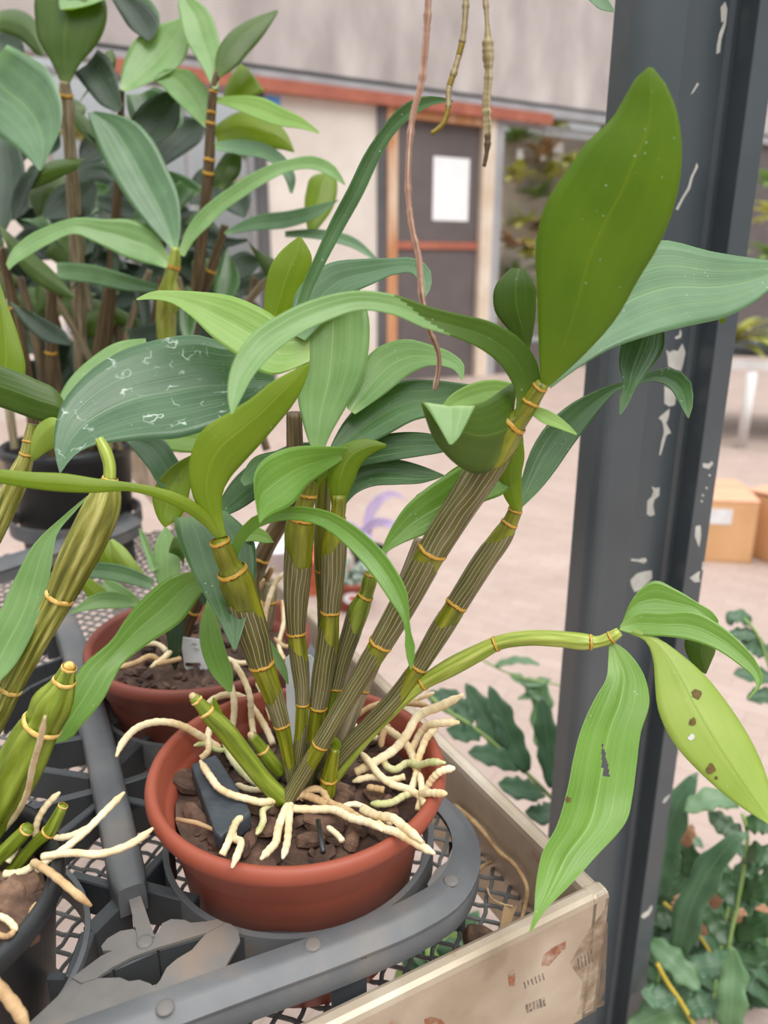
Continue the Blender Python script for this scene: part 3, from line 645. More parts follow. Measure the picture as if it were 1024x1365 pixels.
def root(parent, pts, w, mat='root', z0=.809, name='root', tip=True):
    """pts: (x, y, height over the pot rim in mm); w: width in px"""
    rows = [tuple(G(x, y, z0 + h / 1000)) for x, y, h in pts]; n = max(14, len(rows) * 7)
    A = spline(rows, n, 3); P_ = [Vector(q) for q in A]; rnd = random.Random(int(pts[0][0] * 31 + pts[0][1])); rad = []
    for i, p in enumerate(P_):
        d = proj(p)[2]; r = w / 2 * d / F * (1 + .07 * math.sin(i * 1.7 + rnd.random() * 2))
        t = i / (n - 1)
        if tip and t < .1: r *= .35 + 6.5 * t
        rad.append(r)
    v, f, uv = tube(P_, rad, 10); m_ = MB(); m_.add(v, f, uv); return m_.build(name, M[mat], parent)
#SPLIT
# ================================================================ main potted orchid
OR = empty('potted_orchid', POT1, 'large green orchid with thick canes in the front terracotta coloured pot', 'potted plant', 'potted orchids on the bench')
potmesh(OR, POT1, M['terracotta'])
ZB = .786
barkfill(OR, POT1, .0745, ZB, 130, 3)
for i, (x, y, s) in enumerate([(455,1060,.011),(430,1098,.012),(470,1115,.009),(360,1105,.011),(330,1125,.009),(262,1090,.011),(250,1040,.011),(500,1060,.009),(520,1080,.008),(415,1120,.010),(520,1040,.008),(290,1115,.008),(345,1075,.009)]):
    bigchip(OR, x, y, ZB + .002, s, 40 + i)
base = (385, 1062)
C1 = cane(OR, [(392,1062,.470,6),(386,1020,.466,7),(376,968,.46,10),(362,920,.452,13),(347,880,.445,16),(334,835,.437,20.5),(322,795,.428,21),(311,764,.42,19.5),(306,754,.418,14),(300,740,.414,13.5),(293,722,.41,12)], 'cane', [(376,967),(346,884),(307,761),(293,722)], ribs=7, amp=.08, shf=.56)
C2 = cane(OR, [(392,1060,.474,6),(396,1020,.470,7.5),(401,975,.466,8),(403,925,.462,9),(399,880,.457,11.5),(395,845,.453,11.5),(395,790,.446,16),(398,735,.438,18),(401,692,.432,17.5),(404,680,.430,13),(410,658,.427,12),(414,640,.424,9)], 'cane', [(403,938),(396,842),(401,690),(410,660)], ribs=7)
C3 = cane(OR, [(405,1060,.480,7),(415,1010,.475,9),(422,960,.470,10.5),(430,900,.463,13.5),(437,855,.457,14),(440,820,.452,12),(443,770,.446,15),(445,725,.440,16.5),(448,700,.437,13),(450,685,.435,10),(452,660,.43,9)], 'cane', [(424,945),(440,818),(449,692)], ribs=7)
cane(OR, [(406,1055,.492,5),(424,985,.489,6),(431,900,.483,7),(432,820,.474,8),(428,740,.459,9),(430,680,.452,10),(432,630,.446,9)], 'cane', [(431,890),(429,760)], ribs=6)
cane(OR, [(418,1050,.486,5),(432,985,.48,7.5),(443,940,.476,8),(452,895,.471,10),(468,845,.465,12),(482,805,.459,12.5),(489,790,.457,9),(494,768,.454,8.5),(496,760,.453,4)], 'cane_green', [(447,915),(488,793),(496,766)], ribs=6, sheath=1)
C5 = cane(OR, [(382,1068,.462,10),(405,1030,.458,10),(440,970,.452,11),(476,910,.446,12),(508,857,.439,15),(545,792,.428,17.5),(576,735,.417,19),(610,680,.407,20.5),(648,622,.396,22),(682,568,.386,18.5),(690,560,.384,14),(700,548,.381,12),(712,528,.377,11),(724,510,.373,9)], 'cane', [(425,995),(508,856),(575,736),(683,566),(708,534),(721,515)], ribs=7, shf=.80)
C6 = cane(OR, [(430,1040,.475,9),(462,998,.472,10),(497,962,.469,11),(530,928,.466,12),(558,888,.462,11.5),(586,842,.457,14),(611,802,.452,14),(645,748,.446,14.5),(672,710,.441,13),(681,694,.439,10),(687,680,.437,9),(691,668,.435,6)], 'cane', [(557,889),(610,803),(680,696),(687,680)], ribs=7, shf=.8)
C7 = cane(OR, [(440,1045,.478,8),(472,1000,.475,9),(515,952,.470,10),(562,912,.464,9),(600,890,.458,12),(640,869,.452,11),(662,858,.449,9.5),(700,851,.444,10),(745,852,.438,10.5),(785,856,.432,10),(796,856,.431,7.5),(812,851,.429,8),(826,842,.427,6)], 'cane_lime', [(562,912),(660,859),(790,856),(812,851)], ribs=7, amp=.07, sheath=0, ringmat='ring')
cane(OR, [(436,1045,.482,8),(455,990,.478,9),(478,930,.473,9.5),(500,880,.468,9),(530,800,.459,9),(560,720,.448,8)], 'cane_dry', [(482,920)], sheath=0, ribs=6)
S1 = cane(OR, [(378,1066,.462,12),(352,1040,.458,12),(322,1002,.453,13),(295,968,.448,13),(279,952,.445,11.5),(270,942,.443,9),(258,929,.441,7)], 'cane_green', [(277,949),(262,934)], sheath=0, ribs=6, ringmat='ring_pale')
cane(OR, [(375,1030,.474,9),(358,1010,.470,9.5),(347,995,.468,8),(336,981,.465,6.5)], 'cane_green', [(352,999)], sheath=0, ribs=6, ringmat='ring_pale')
cane(OR, [(436,1062,.468,10),(439,1035,.465,10),(444,1010,.462,8),(447,998,.46,6)], 'cane', [(438,1040)], sheath=0, ribs=6)
cane(OR, [(393,1056,.484,5),(399,985,.480,6),(403,925,.474,7),(398,850,.466,8),(396,760,.458,9),(395,680,.448,11),(392,550,.43,10)], 'cane_brown', [(398,840),(395,700)], sheath=0, ribs=6)
def mb_ball(parent, p, r, mat, name):
    v, f, uv = lathe((p[0], p[1], p[2]), [(max(r * math.sin(a), 1e-5), -r * math.cos(a)) for a in [i * math.pi / 8 for i in range(9)]], 16); m_ = MB(); m_.add(v, f, uv); return m_.build(name, mat, parent)
mb_ball(OR, W(257, 928, .4408), .0022, M['cut'], 'cut_end'); mb_ball(OR, W(335, 980, .465), .0024, M['cut'], 'cut_end')
leaf(OR, [(300,968,.449,5,4),(293,955,.446,6,5),(287,940,.444,4,4),(285,930,.443,1,1)], 'b', 'mid', name='sprout')
leaf(OR, [(446,1000,.46,5,5),(450,990,.458,8,4),(444,984,.455,8,4),(436,988,.452,3,3)], 'b', 'mid', name='sprout')

LF = lambda rows, kind='t', mat='mid', **kw: leaf(OR, rows, kind, mat, **kw)
# upper right cluster
LF([(727,512,.372,7,7),(746,455,.360,30,40),(763,410,.352,50,58),(787,345,.343,77,70),(806,298,.337,82,78),(824,255,.331,74,78),(842,205,.325,60,70),(852,168,.321,38,58),(860,130,.317,25,40),(865,104,.314,15,20),(867,90,.313,3,4)], 'b', 'olive', cup=.08, k=0)
LF([(730,512,.376,6,7),(765,480,.376,20,12),(800,452,.378,45,18),(850,420,.382,80,32),(905,393,.388,78,44),(960,374,.394,40,48),(1000,364,.398,22,38),(1045,352,.403,5,12),(1062,346,.405,1,1)], 't', 'blue', cup=.06)
LF([(697,556,.378,11,10),(705,525,.374,17,14),(702,498,.370,23,18),(682,467,.364,24,19),(650,443,.357,24,15),(610,428,.350,22,10),(570,418,.344,20,10),(530,408,.338,13,14),(480,402,.332,12,15),(430,412,.327,17,16),(385,432,.323,19,17),(345,462,.319,20,18),(322,498,.316,15,16),(312,530,.314,9,9),(309,552,.313,1,1)], 't', 'mid', cup=.1, k=.15, nv=60, flip=(.40, -.16), under=U_DARK)
LF([(702,470,.44,4,4),(698,440,.437,18,14),(690,405,.434,32,25),(688,378,.432,26,24),(690,358,.431,8,10)], 'b', 'dark', cup=.14)
LF([(688,506,655,628,.386),(668,520,634,632,.380),(645,536,612,622,.372),(622,540,592,604,.364),(595,540,576,580,.358),(572,538,566,552,.354),(562,537,562,539,.352)], 'b', 'dark', k=0, cup=.10)
LF([(564,536,634,540,.350),(573,548,628,552,.349),(582,563,620,568,.348),(592,580,611,584,.347),(599,592,603,592,.346)], 't', 'mid', cup=.06, k=.2)
LF([(690,520,.40,10,8),(655,520,.395,14,14),(625,528,.39,14,14),(600,540,.385,8,9),(588,546,.383,1,1)], 't', 'lime', cup=.1)
# centre cluster
LF([(424,608,.428,5,5),(424,580,.424,16,16),(428,545,.42,30,30),(436,500,.414,42,46),(443,450,.408,50,50),(446,410,.404,46,44),(448,375,.40,26,26),(449,350,.398,3,3)], 't', 'mid', cup=.07)
LF([(400,450,.428,14,8),(425,405,.424,34,22),(455,375,.42,30,22),(490,358,.417,14,22),(525,354,.414,10,12),(550,354,.412,10,10),(564,362,.41,10,12),(570,378,.409,6,10),(566,396,.408,1,1)], 't', 'blue', cup=.05)
LF([(399,415,.405,6,8),(410,385,.403,8,7),(428,345,.401,9,8),(450,298,.40,10,11),(474,255,.398,11,11),(497,208,.396,11,10),(515,178,.395,9,9),(535,153,.393,9,11),(560,138,.391,9,9),(582,133,.39,5,5),(604,135,.389,1,1)], 't', 'dark', cup=.3, k=.1)
LF([(468,548,.432,7,7),(495,512,.43,24,22),(520,486,.428,28,26),(548,471,.426,20,24),(575,470,.424,10,18),(598,478,.422,9,12),(612,490,.42,8,7),(616,506,.419,1,1)], 't', 'mid', cup=.06)
LF([(442,605,.436,6,6),(475,578,.434,24,20),(510,556,.432,34,24),(545,540,.43,34,22),(585,528,.428,22,24),(615,520,.426,10,16),(640,515,.425,1,1)], 't', 'dark', cup=.06)
LF([(446,630,.44,7,6),(478,603,.438,12,20),(520,592,.436,14,22),(560,588,.434,12,20),(595,588,.432,6,14),(625,590,.43,1,1)], 't', 'dark', cup=.1)
LF([(452,676,.437,5,5),(466,650,.437,14,12),(492,633,.437,20,16),(530,628,.436,16,18),(565,630,.436,8,14),(592,634,.436,1,1)], 't', 'dark', cup=.1)
LF([(556,664,.449,4,4),(585,652,.447,10,12),(615,632,.445,12,14),(640,610,.443,3,3)], 'b', 'mid', cup=.1)
LF([(690,596,.430,10,5),(655,620,.426,40,16),(618,645,.421,34,22),(585,668,.418,36,24),(552,692,.415,26,20),(524,720,.413,10,10),(507,740,.412,1,1)], 't', 'grass', cup=.08, k=.05)
LF([(474,600,470,604,.43),(458,596,444,622,.424),(438,595,424,636,.418),(410,594,410,648,.41),(380,598,398,664,.40),(352,612,384,676,.392),(339,634,366,684,.385),(340,666,355,690,.38),(346,697,347,697,.377)], 't', 'grass', cup=.1, k=.15)
LF([(452,684,.436,9,9),(452,660,.432,12,12),(456,634,.430,20,18),(468,612,.430,22,16),(490,598,.431,14,10),(515,594,.432,2,2)], 'b', 'mid', cup=.15)
LF([(410,662,.434,8,8),(418,640,.428,11,11),(427,624,.426,13,13),(434,612,.430,3,3)], 'b', 'mid', cup=.15)
LF([(309,752,.42,5,5),(318,722,.416,7,7),(335,700,.41,8,8),(365,687,.402,9,9),(400,684,.394,9,10),(435,692,.387,11,12),(468,712,.381,12,16),(495,738,.376,14,17),(516,768,.372,15,15),(532,798,.37,13,12),(541,824,.368,5,5),(544,842,.367,4,4),(547,865,.366,7,7),(548,893,.365,1,1)], 't', 'grass', cup=.16, k=0)
# left side cluster
LF([(413,470,.43,12,30),(375,470,.428,32,36),(335,440,.425,38,32),(297,418,.423,34,26),(262,404,.421,20,16),(230,396,.419,8,9),(205,393,.417,6,5),(182,399,.416,1,1)], 't', 'lime', cup=.06)
LF([(365,505,.458,20,15),(330,506,.456,40,45),(300,508,.454,54,52),(265,510,.452,66,64),(225,514,.45,72,64),(180,526,.447,64,62),(140,545,.444,50,52),(108,570,.441,32,38),(88,600,.438,14,18),(80,630,.436,1,1)], 't', 'dust', cup=.05)
LF([(295,716,.412,6,7),(288,690,.409,14,9),(280,660,.406,23,17),(281,630,.402,31,27),(297,600,.397,38,32),(325,572,.392,30,30),(352,548,.387,24,25),(375,524,.383,20,22),(395,504,.38,12,14),(404,494,.379,7,8),(412,485,.378,1,1)], 'b', 'mid', cup=.1, k=.08)
LF([(292,715,.412,5,6),(272,690,.408,8,8),(245,671,.403,9,9),(210,657,.398,7,7),(172,648,.393,7,5),(130,643,.388,14,5),(85,640,.384,16,9),(40,637,.38,14,8),(-5,634,.377,9,8),(-40,632,.375,1,1)], 'b', 'mid', cup=.15, k=0)
LF([(232,690,300,680,.46),(236,715,336,715,.457),(248,745,342,750,.453),(268,785,338,790,.449),(290,825,328,825,.446),(311,866,315,866,.443)], 't', 'dark', cup=.06)
LF([(272,762,280,778,.478),(236,765,266,795,.474),(196,792,240,830,.468),(168,824,198,858,.462),(146,856,165,884,.456),(114,883,152,905,.449),(94,912,138,932,.443),(77,950,110,965,.437),(64,982,82,990,.433),(66,990,68,992,.432)], 't', 'grass', cup=.08, k=0)
LF([(276,800,280,800,.52),(267,830,290,828,.518),(268,865,301,867,.515),(283,900,311,900,.512),(303,922,309,922,.51)], 't', 'grass', cup=.1)
LF([(256,606,262,612,.468),(228,622,256,640,.465),(208,645,250,668,.462),(204,672,240,690,.459),(212,694,228,698,.456),(219,703,221,703,.455)], 'b', 'mid', cup=.1)
LF([(168,588,178,580,.48),(182,605,215,584,.478),(198,625,232,605,.475),(207,640,241,624,.473),(215,650,238,640,.472)], 't', 'blue', cup=.05)
LF([(200,590,206,578,.51),(225,600,235,566,.51),(262,604,268,566,.508),(300,604,310,566,.506),(335,590,336,580,.504)], 't', 'lime', cup=.05)
LF([(286,684,294,690,.472),(300,655,318,680,.47),(325,625,356,655,.468),(362,604,392,632,.466),(400,590,424,615,.464),(430,590,435,595,.463)], 't', 'dark', cup=.06)
LF([(320,640,326,648,.458),(336,612,352,640,.456),(372,600,380,630,.454),(408,594,410,612,.452),(425,596,425,600,.451)], 't', 'dark', cup=.08)
LF([(322,712,328,722,.45),(338,702,342,722,.448),(354,708,354,724,.446),(364,721,365,723,.445)], 't', 'lime', cup=.08)
LF([(365,430,.50,14,12),(376,395,.498,24,22),(388,360,.496,27,24),(396,335,.495,18,20),(400,316,.494,2,2)], 'b', 'mid', cup=.1)
LF([(345,838,.50,4,4),(362,866,.498,6,6),(376,890,.496,6,6),(384,912,.495,1,1)], 't', 'mid', cup=.2)
# leaves of the second leaning cane
LF([(692,674,.437,5,5),(704,645,.435,10,18),(722,612,.433,18,24),(748,578,.431,22,22),(775,550,.429,18,18),(800,529,.427,10,11),(822,516,.425,5,5),(845,510,.423,4,4),(868,502,.421,6,6),(890,500,.419,11,13),(906,512,.417,15,13),(914,532,.415,11,10),(918,557,.414,1,1)], 't', 'dark', cup=.12)
LF([(691,682,.434,5,5),(684,655,.43,14,12),(680,630,.426,16,16),(686,605,.423,14,14),(692,585,.42,8,6),(696,570,.419,1,1)], 'b', 'mid', cup=.2)
LF([(706,542,.385,3,5),(725,554,.385,9,9),(748,566,.385,7,6),(769,579,.385,1,1)], 't', 'lime', cup=.1)
LF([(870,420,.43,14,14),(856,455,.428,30,26),(846,490,.425,20,22),(840,515,.422,8,10),(833,535,.42,6,7),(827,552,.419,1,1)], 't', 'dark', cup=.15)
LF([(958,412,.42,6,6),(963,424,.42,6,6),(965,432,.42,1,1)], 'b', 'mid')
# leaves at the end of the drooping cane
H7 = LF([(812,857,817,855,.43),(811,880,836,868,.427),(808,905,858,898,.422),(794,930,866,932,.417),(776,970,854,978,.411),(765,1010,848,1024,.406),(757,1050,843,1062,.401),(744,1096,835,1095,.395),(722,1140,792,1145,.388),(714,1185,758,1182,.381),(712,1215,728,1213,.376),(706,1241,709,1242,.372)], 't', 'grass', cup=.06, k=0, nv=120, nu=47,
    hole=[(.435+.010*i, .350+.0062*i, .018+.0028*min(i,9) + (.014 if i in (4,9,10) else 0), .0045) for i in range(16)])
L31 = LF([(841,846,845,838,.428),(862,856,880,852,.425),(871,880,908,872,.422),(873,910,938,898,.418),(877,945,968,934,.413),(895,985,996,976,.407),(936,1032,1019,1026,.40),(980,1070,1030,1064,.394),(1010,1090,1034,1088,.39),(1030,1102,1034,1102,.387)], 'b', 'lime', cup=.08, k=0)
def spot(o, px, py, rpx, d, mat, seed, out=.0003):
    rnd = random.Random(seed); pts = [(px + rpx * rnd.uniform(.55, 1.1) * math.cos(a), py + rpx * rnd.uniform(.55, 1.1) * math.sin(a)) for a in [i * .6283 for i in range(10)]]
    mesh = o.data; off = worldloc(o)
    from mathutils.bvhtree import BVHTree
    bv = BVHTree.FromPolygons([tuple(v.co + off) for v in mesh.vertices], [tuple(p.vertices) for p in mesh.polygons])
    q = []
    for x, y in pts + [(px, py)]:
        r = ray(x, y).normalized(); hit = bv.ray_cast(EYE, r); 
        if hit[0] is None: return
        q.append(hit[0] - r * out)
    n = len(pts); mk('leaf_spot', q, [(i, (i + 1) % n, n) for i in range(n)], M[mat], o)
M['spot'] = noisy('brown_leaf_spot', (74, 56, 24), (104, 84, 36), 300, .8)
M['halo'] = noisy('yellowish_spot_margin', (176, 182, 92), (164, 168, 78), 300, .7)
for i, (x, y, r_) in enumerate([(929,925,8),(923,962,6),(948,1025,8),(955,1037,3)]): spot(L31[0], x, y, r_, 0, 'spot', 10 + i, .0007)
spot(L31[0], 922, 983, 5, 0, 'chip', 30); spot(H7[0], 758, 1066, 5, 0, 'spot', 31)
LF([(826,840,828,832,.43),(846,846,848,818,.428),(882,848,884,817,.424),(922,854,924,815,.42),(955,866,957,831,.416),(985,886,988,857,.412),(1005,904,1010,884,.409),(1008,916,1018,905,.407),(1002,924,1012,918,.406),(998,930,1000,931,.405)], 't', 'grass', cup=.08, k=.2)
LF([(824,838,828,834,.435),(846,822,848,792,.434),(872,825,872,774,.432),(900,822,902,786,.43),(928,820,930,803,.428),(950,840,954,820,.426),(957,842,958,827,.425)], 't', 'grass', cup=.08, k=.2)
LF([(955,828,.436,3,12),(945,848,.436,12,24),(932,866,.436,22,20),(936,884,.436,14,12),(941,898,.436,1,1)], 'b', 'dark', cup=.15)

# roots: height over pot rim in mm
RT = [
 ([(155,1009,2),(165,988,6),(182,971,9),(204,963,11),(226,963,10),(246,969,6),(262,978,0),(278,988,-8),(292,997,-14)], 10, 'root'),
 ([(267,1014,-3),(281,1036,-4),(293,1051,-4.5),(311,1060,-5),(330,1065,-7),(346,1069,-11),(368,1066,-15)], 10, 'root'),
 ([(299,889,22),(307,912,12),(312,934,4),(311,961,-8),(308,975,-14)], 9, 'root'),
 ([(309,880,24),(324,903,16),(334,932,6),(335,955,-6),(338,978,-14)], 8, 'root'),
 ([(270,948,0),(282,934,2),(302,926,2),(324,930,-2),(340,948,-8),(353,968,-14),(364,992,-19)], 9, 'root'),
 ([(281,966,-2),(277,984,-6),(277,1002,-10),(268,1011,-13)], 9, 'root'),
 ([(259,994,-4),(274,992,-8),(291,1000,-12),(307,996,-14),(300,984,-12)], 7, 'root_green'),
 ([(300,984,-12),(306,1006,-14),(317,1022,-16),(332,1037,-18),(350,1048,-19)], 10, 'root_green'),
 ([(314,1045,-16),(332,1052,-18),(352,1053,-19)], 8, 'root'),
 ([(342,1112,-12),(351,1094,-15),(351,1080,-16),(364,1070,-17)], 9, 'root_green'),
 ([(348,1145,-2),(358,1134,-6),(367,1124,-10),(371,1104,-14),(381,1078,-17),(388,1064,-18)], 11, 'root'),
 ([(377,1144,-4),(383,1122,-10),(385,1100,-14),(387,1072,-17)], 10, 'root'),
 ([(333,1090,-14),(319,1092,-10),(310,1108,-7),(301,1130,-4),(296,1140,-6)], 10, 'root'),
 ([(309,1157,3),(315,1143,4),(321,1122,0),(313,1118,-6),(310,1098,-12)], 10, 'root'),
 ([(510,1107,2),(498,1099,0),(470,1091,-6),(442,1079,-12),(413,1079,-15),(392,1078,-16)], 11, 'root'),
 ([(503,1101,-2),(482,1092,-8),(459,1078,-13),(437,1068,-14),(428,1053,-13),(414,1053,-13),(400,1066,-17)], 10, 'root_tan'),
 ([(563,1122,10),(541,1104,8),(522,1090,4),(506,1088,-2),(484,1080,-12)], 12, 'root'),
 ([(580,1138,6),(551,1122,6),(528,1109,4),(511,1104,0),(505,1098,-3)], 11, 'root'),
 ([(480,1002,-8),(494,1018,-8),(508,1035,-9),(524,1046,-9),(541,1051,-8),(562,1064,-6),(566,1072,-4)], 10, 'root'),
 ([(618,926,28),(588,941,20),(557,955,12),(542,980,4),(527,998,-4),(503,1014,-10),(474,1030,-16)], 12, 'root'),
 ([(613,963,16),(588,964,14),(567,969,6),(553,992,-6),(548,1004,-10)], 10, 'root'),
 ([(584,970,10),(569,983,4),(562,1000,-2),(557,1014,-6),(555,1032,-8),(548,1053,-9)], 10, 'root'),
 ([(512,968,-6),(522,976,-8),(538,988,-8),(550,1007,-8),(554,1022,-7)], 11, 'root'),
 ([(594,1017,8),(574,1016,4),(559,1020,-3),(541,1018,-8),(527,1026,-11),(516,1022,-12),(512,1014,-13)], 10, 'root_green'),
 ([(607,1024,8),(588,1028,6),(576,1039,0),(569,1052,-6)], 10, 'root'),
 ([(596,1058,6),(578,1057,3),(562,1058,-4)], 10, 'root'),
 ([(494,1071,-14),(522,1070,-13),(541,1060,-10),(553,1057,-8)], 10, 'root_green'),
 ([(559,1030,-4),(562,1056,-6),(557,1080,-10)], 9, 'root'),
 ([(579,923,14),(560,931,8),(542,938,0)], 6, 'root'),
 ([(573,941,10),(550,938,4),(517,936,0),(484,948,-8),(470,960,-12)], 8, 'root_tan'),
 ([(508,996,-10),(512,976,-8),(518,968,-8)], 9, 'root_tan'),
 ([(489,1049,-12),(512,1053,-11)], 9, 'root_tan'),
 ([(470,1042,-16),(496,1036,-13),(520,1040,-12),(540,1035,-9)], 9, 'root'),
 ([(436,1102,-14),(450,1113,-12),(456,1120,-10)], 8, 'root'),
 ([(450,1080,-14),(470,1072,-15),(500,1084,-14),(520,1098,-8)], 8, 'root'),
 ([(388,1066,-16),(400,1060,-14),(418,1064,-13),(436,1072,-13)], 11, 'root_tan'),
 ([(340,905,-4),(352,930,-8),(362,960,-14)], 7, 'root'),
 ([(420,985,-14),(450,960,-12),(470,945,-10),(480,935,-9)], 7, 'root_tan'),
 ([(440,940,-10),(460,955,-12),(490,980,-12),(505,985,-12)], 8, 'root')]
for pts, w, m_ in RT: root(OR, pts, w, m_)

# things lying in or stuck in the front pot
def quadplate(name, cpts, d, mat, th, label, cat):
    P_ = [W(x, y, q) for (x, y), q in zip(cpts, d)]; n = (P_[1] - P_[0]).cross(P_[2] - P_[1]).normalized()
    if n.dot(EYE - P_[0]) > 0: n = -n
    v, f = prism(P_, n * th); m_ = MB(); m_.add(v, f); o = fixn(m_.build(name, M[mat], None, False))
    return tag(o, label, cat), P_, n
v, f = prism([G(x, y, .800) for x, y in ((254,1018),(288,1004),(326,1062),(335,1082),(294,1116),(286,1108))], (0, 0, -.012))
mb = MB(); mb.add(v, f); o = fixn(mb.build('charcoal_chunk', M['charcoal'], None, False)); bevel(o, .0018, 2)
tag(o, 'flat dark slate coloured piece lying on the bark in the front pot', 'charcoal')
P1, P2 = G(424, 1094, .797), G(431, 1136, .797); v, f, uv = tube([P1, P1.lerp(P2, .5), P2], [.0016] * 3, 6); mb = MB(); mb.add(v, f, uv)
tag(mb.build('plastic_tie', M['black_plastic'], None), 'thin black plastic strip lying on the bark at the front pot\'s near side', 'plastic strip')
pts = [G(235, 1092, .797), G(262, 1097, .797), G(290, 1108, .796)]; v, f, uv = tube(pts, [.0013, .0016, .001], 6); mb = MB(); mb.add(v, f, uv)
tag(mb.build('dry_twig', M['tan'], None), 'short dry twig beside the dark flat piece in the front pot', 'twig')
def label_tag(name, cpts, d, label, ink):
    o, P_, n = quadplate(name, cpts, d, 'white_plastic', .0008, label, 'plant label'); bevel(o, .0003, 1)
    return o, P_, n
lab, P_, n_ = label_tag('plant_label', [(380,878),(387,871),(414,873),(420,880),(420,1000),(384,1000)], [.512,.512,.512,.512,.505,.505], 'white plastic plant label standing among the canes in the front pot', 0)
def inkmarks(o, polys, P0_, n):
    m_ = MB()
    for pl in polys:
        for (x0, y0), (x1, y1) in zip(pl, pl[1:]):
            a = PL(x0, y0, P0_ - n * .0003, n); b = PL(x1, y1, P0_ - n * .0003, n); v, f, uv = tube([a, b], [.0004, .0004], 4); m_.add(v, f, uv)
    m_.build('handwriting', M['ink'], o)
inkmarks(lab, [[(408,972),(414,972)], [(408,962),(414,962),(414,967),(408,967)], [(408,955),(414,956)], [(409,946),(414,948),(409,951)], [(408,938),(414,938),(412,943),(408,942)], [(409,930),(414,932)]], P_[0], n_)
lab2, P_, n_ = label_tag('plant_label', [(240,852),(243,849),(266,852),(268,856),(279,897),(248,902)], [.622,.622,.622,.622,.625,.625], 'white plastic plant label stuck in the rear terracotta coloured pot', 0)
inkmarks(lab2, [[(256,858),(262,859)], [(258,864),(265,866)], [(262,890),(268,886)]], P_[0], n_)

# ================================================================ second orchid (rear terracotta pot)
O2 = empty('potted_orchid', POT2, 'small leafy orchid in the rear terracotta coloured pot, behind the front pot', 'potted plant', 'potted orchids on the bench')
potmesh(O2, POT2, M['terracotta_dark']); barkfill(O2, POT2, .0745, .786, 80, 8)
l2 = lambda rows, kind='t', mat='mid', **kw: leaf(O2, rows, kind, mat, **kw)
l2([(214,788,236,788,.60),(204,750,240,750,.605),(208,722,236,724,.61),(219,703,223,703,.615)], 't', 'mid', cup=.08, k=0)
l2([(206,772,200,786,.59),(165,754,165,777,.588),(120,750,118,770,.585),(70,762,70,774,.58),(55,772,55,775,.578)], 't', 'dark', cup=.1)
l2([(184,801,182,808,.60),(160,790,158,811,.598),(128,791,128,812,.595),(92,818,94,819,.59)], 't', 'mid', cup=.08)
l2([(198,812,192,818,.61),(176,790,166,806,.61),(150,774,143,792,.612),(138,772,137,776,.614)], 't', 'mid', cup=.1)
l2([(196,770,188,774,.62),(182,750,166,760,.62),(164,728,150,738,.622),(150,718,146,722,.624)], 'b', 'lime', cup=.3)
l2([(170,765,150,770,.635),(160,735,130,745,.637),(140,715,128,722,.64)], 'b', 'mid', cup=.2)
l2([(206,760,.60,6,6),(198,738,.60,5,5),(190,716,.60,4,4),(186,704,.60,1,1)], 't', 'mid', cup=.2)
l2([(150,800,160,812,.63),(135,780,120,800,.635),(112,770,108,785,.64),(95,780,95,784,.645)], 'b', 'mid')
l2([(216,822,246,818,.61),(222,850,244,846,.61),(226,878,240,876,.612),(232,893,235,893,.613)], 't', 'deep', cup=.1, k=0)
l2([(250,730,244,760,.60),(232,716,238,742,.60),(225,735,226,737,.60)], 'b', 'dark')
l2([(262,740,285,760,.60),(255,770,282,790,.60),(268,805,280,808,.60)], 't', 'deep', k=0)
cane(O2, [(344,800,.64,10),(340,770,.635,11),(350,740,.628,11),(366,710,.62,11),(382,685,.61,10)], 'cane_brown', [(348,742)], sheath=1, ribs=6)
cane(O2, [(240,870,.64,9),(248,830,.635,11),(262,800,.63,10),(270,780,.625,7)], 'cane_brown', [(255,815)], sheath=0, ribs=6)
cane(O2, [(352,840,.65,10),(356,800,.645,13),(360,775,.64,9)], 'cane_dry', [(356,800)], sheath=0, ribs=6)
for pts, w, m_ in [([(160,890,4),(180,884,0),(205,876,-4),(215,885,-10)],8,'root_tan'), ([(200,890,-8),(215,880,-6),(228,868,-6),(240,862,-10)],8,'root'), ([(208,886,-6),(225,882,-8),(240,878,-10)],7,'root_tan'),
    ([(352,772,44),(345,790,30),(350,820,14),(346,850,0)],7,'root_tan'), ([(382,762,50),(368,776,40),(358,800,26),(352,830,8)],7,'root'), ([(364,756,52),(356,770,40),(344,790,26)],8,'root_tan'), ([(376,800,20),(378,830,8),(372,860,-4),(380,880,-8)],6,'root'),
    ([(300,876,-8),(320,884,-10),(340,880,-12)],7,'root'), ([(366,850,0),(384,862,-4),(398,850,2)],6,'root_tan'), ([(190,860,-10),(205,858,-10),(222,868,-12)],7,'root')]: root(O2, pts, w, m_)

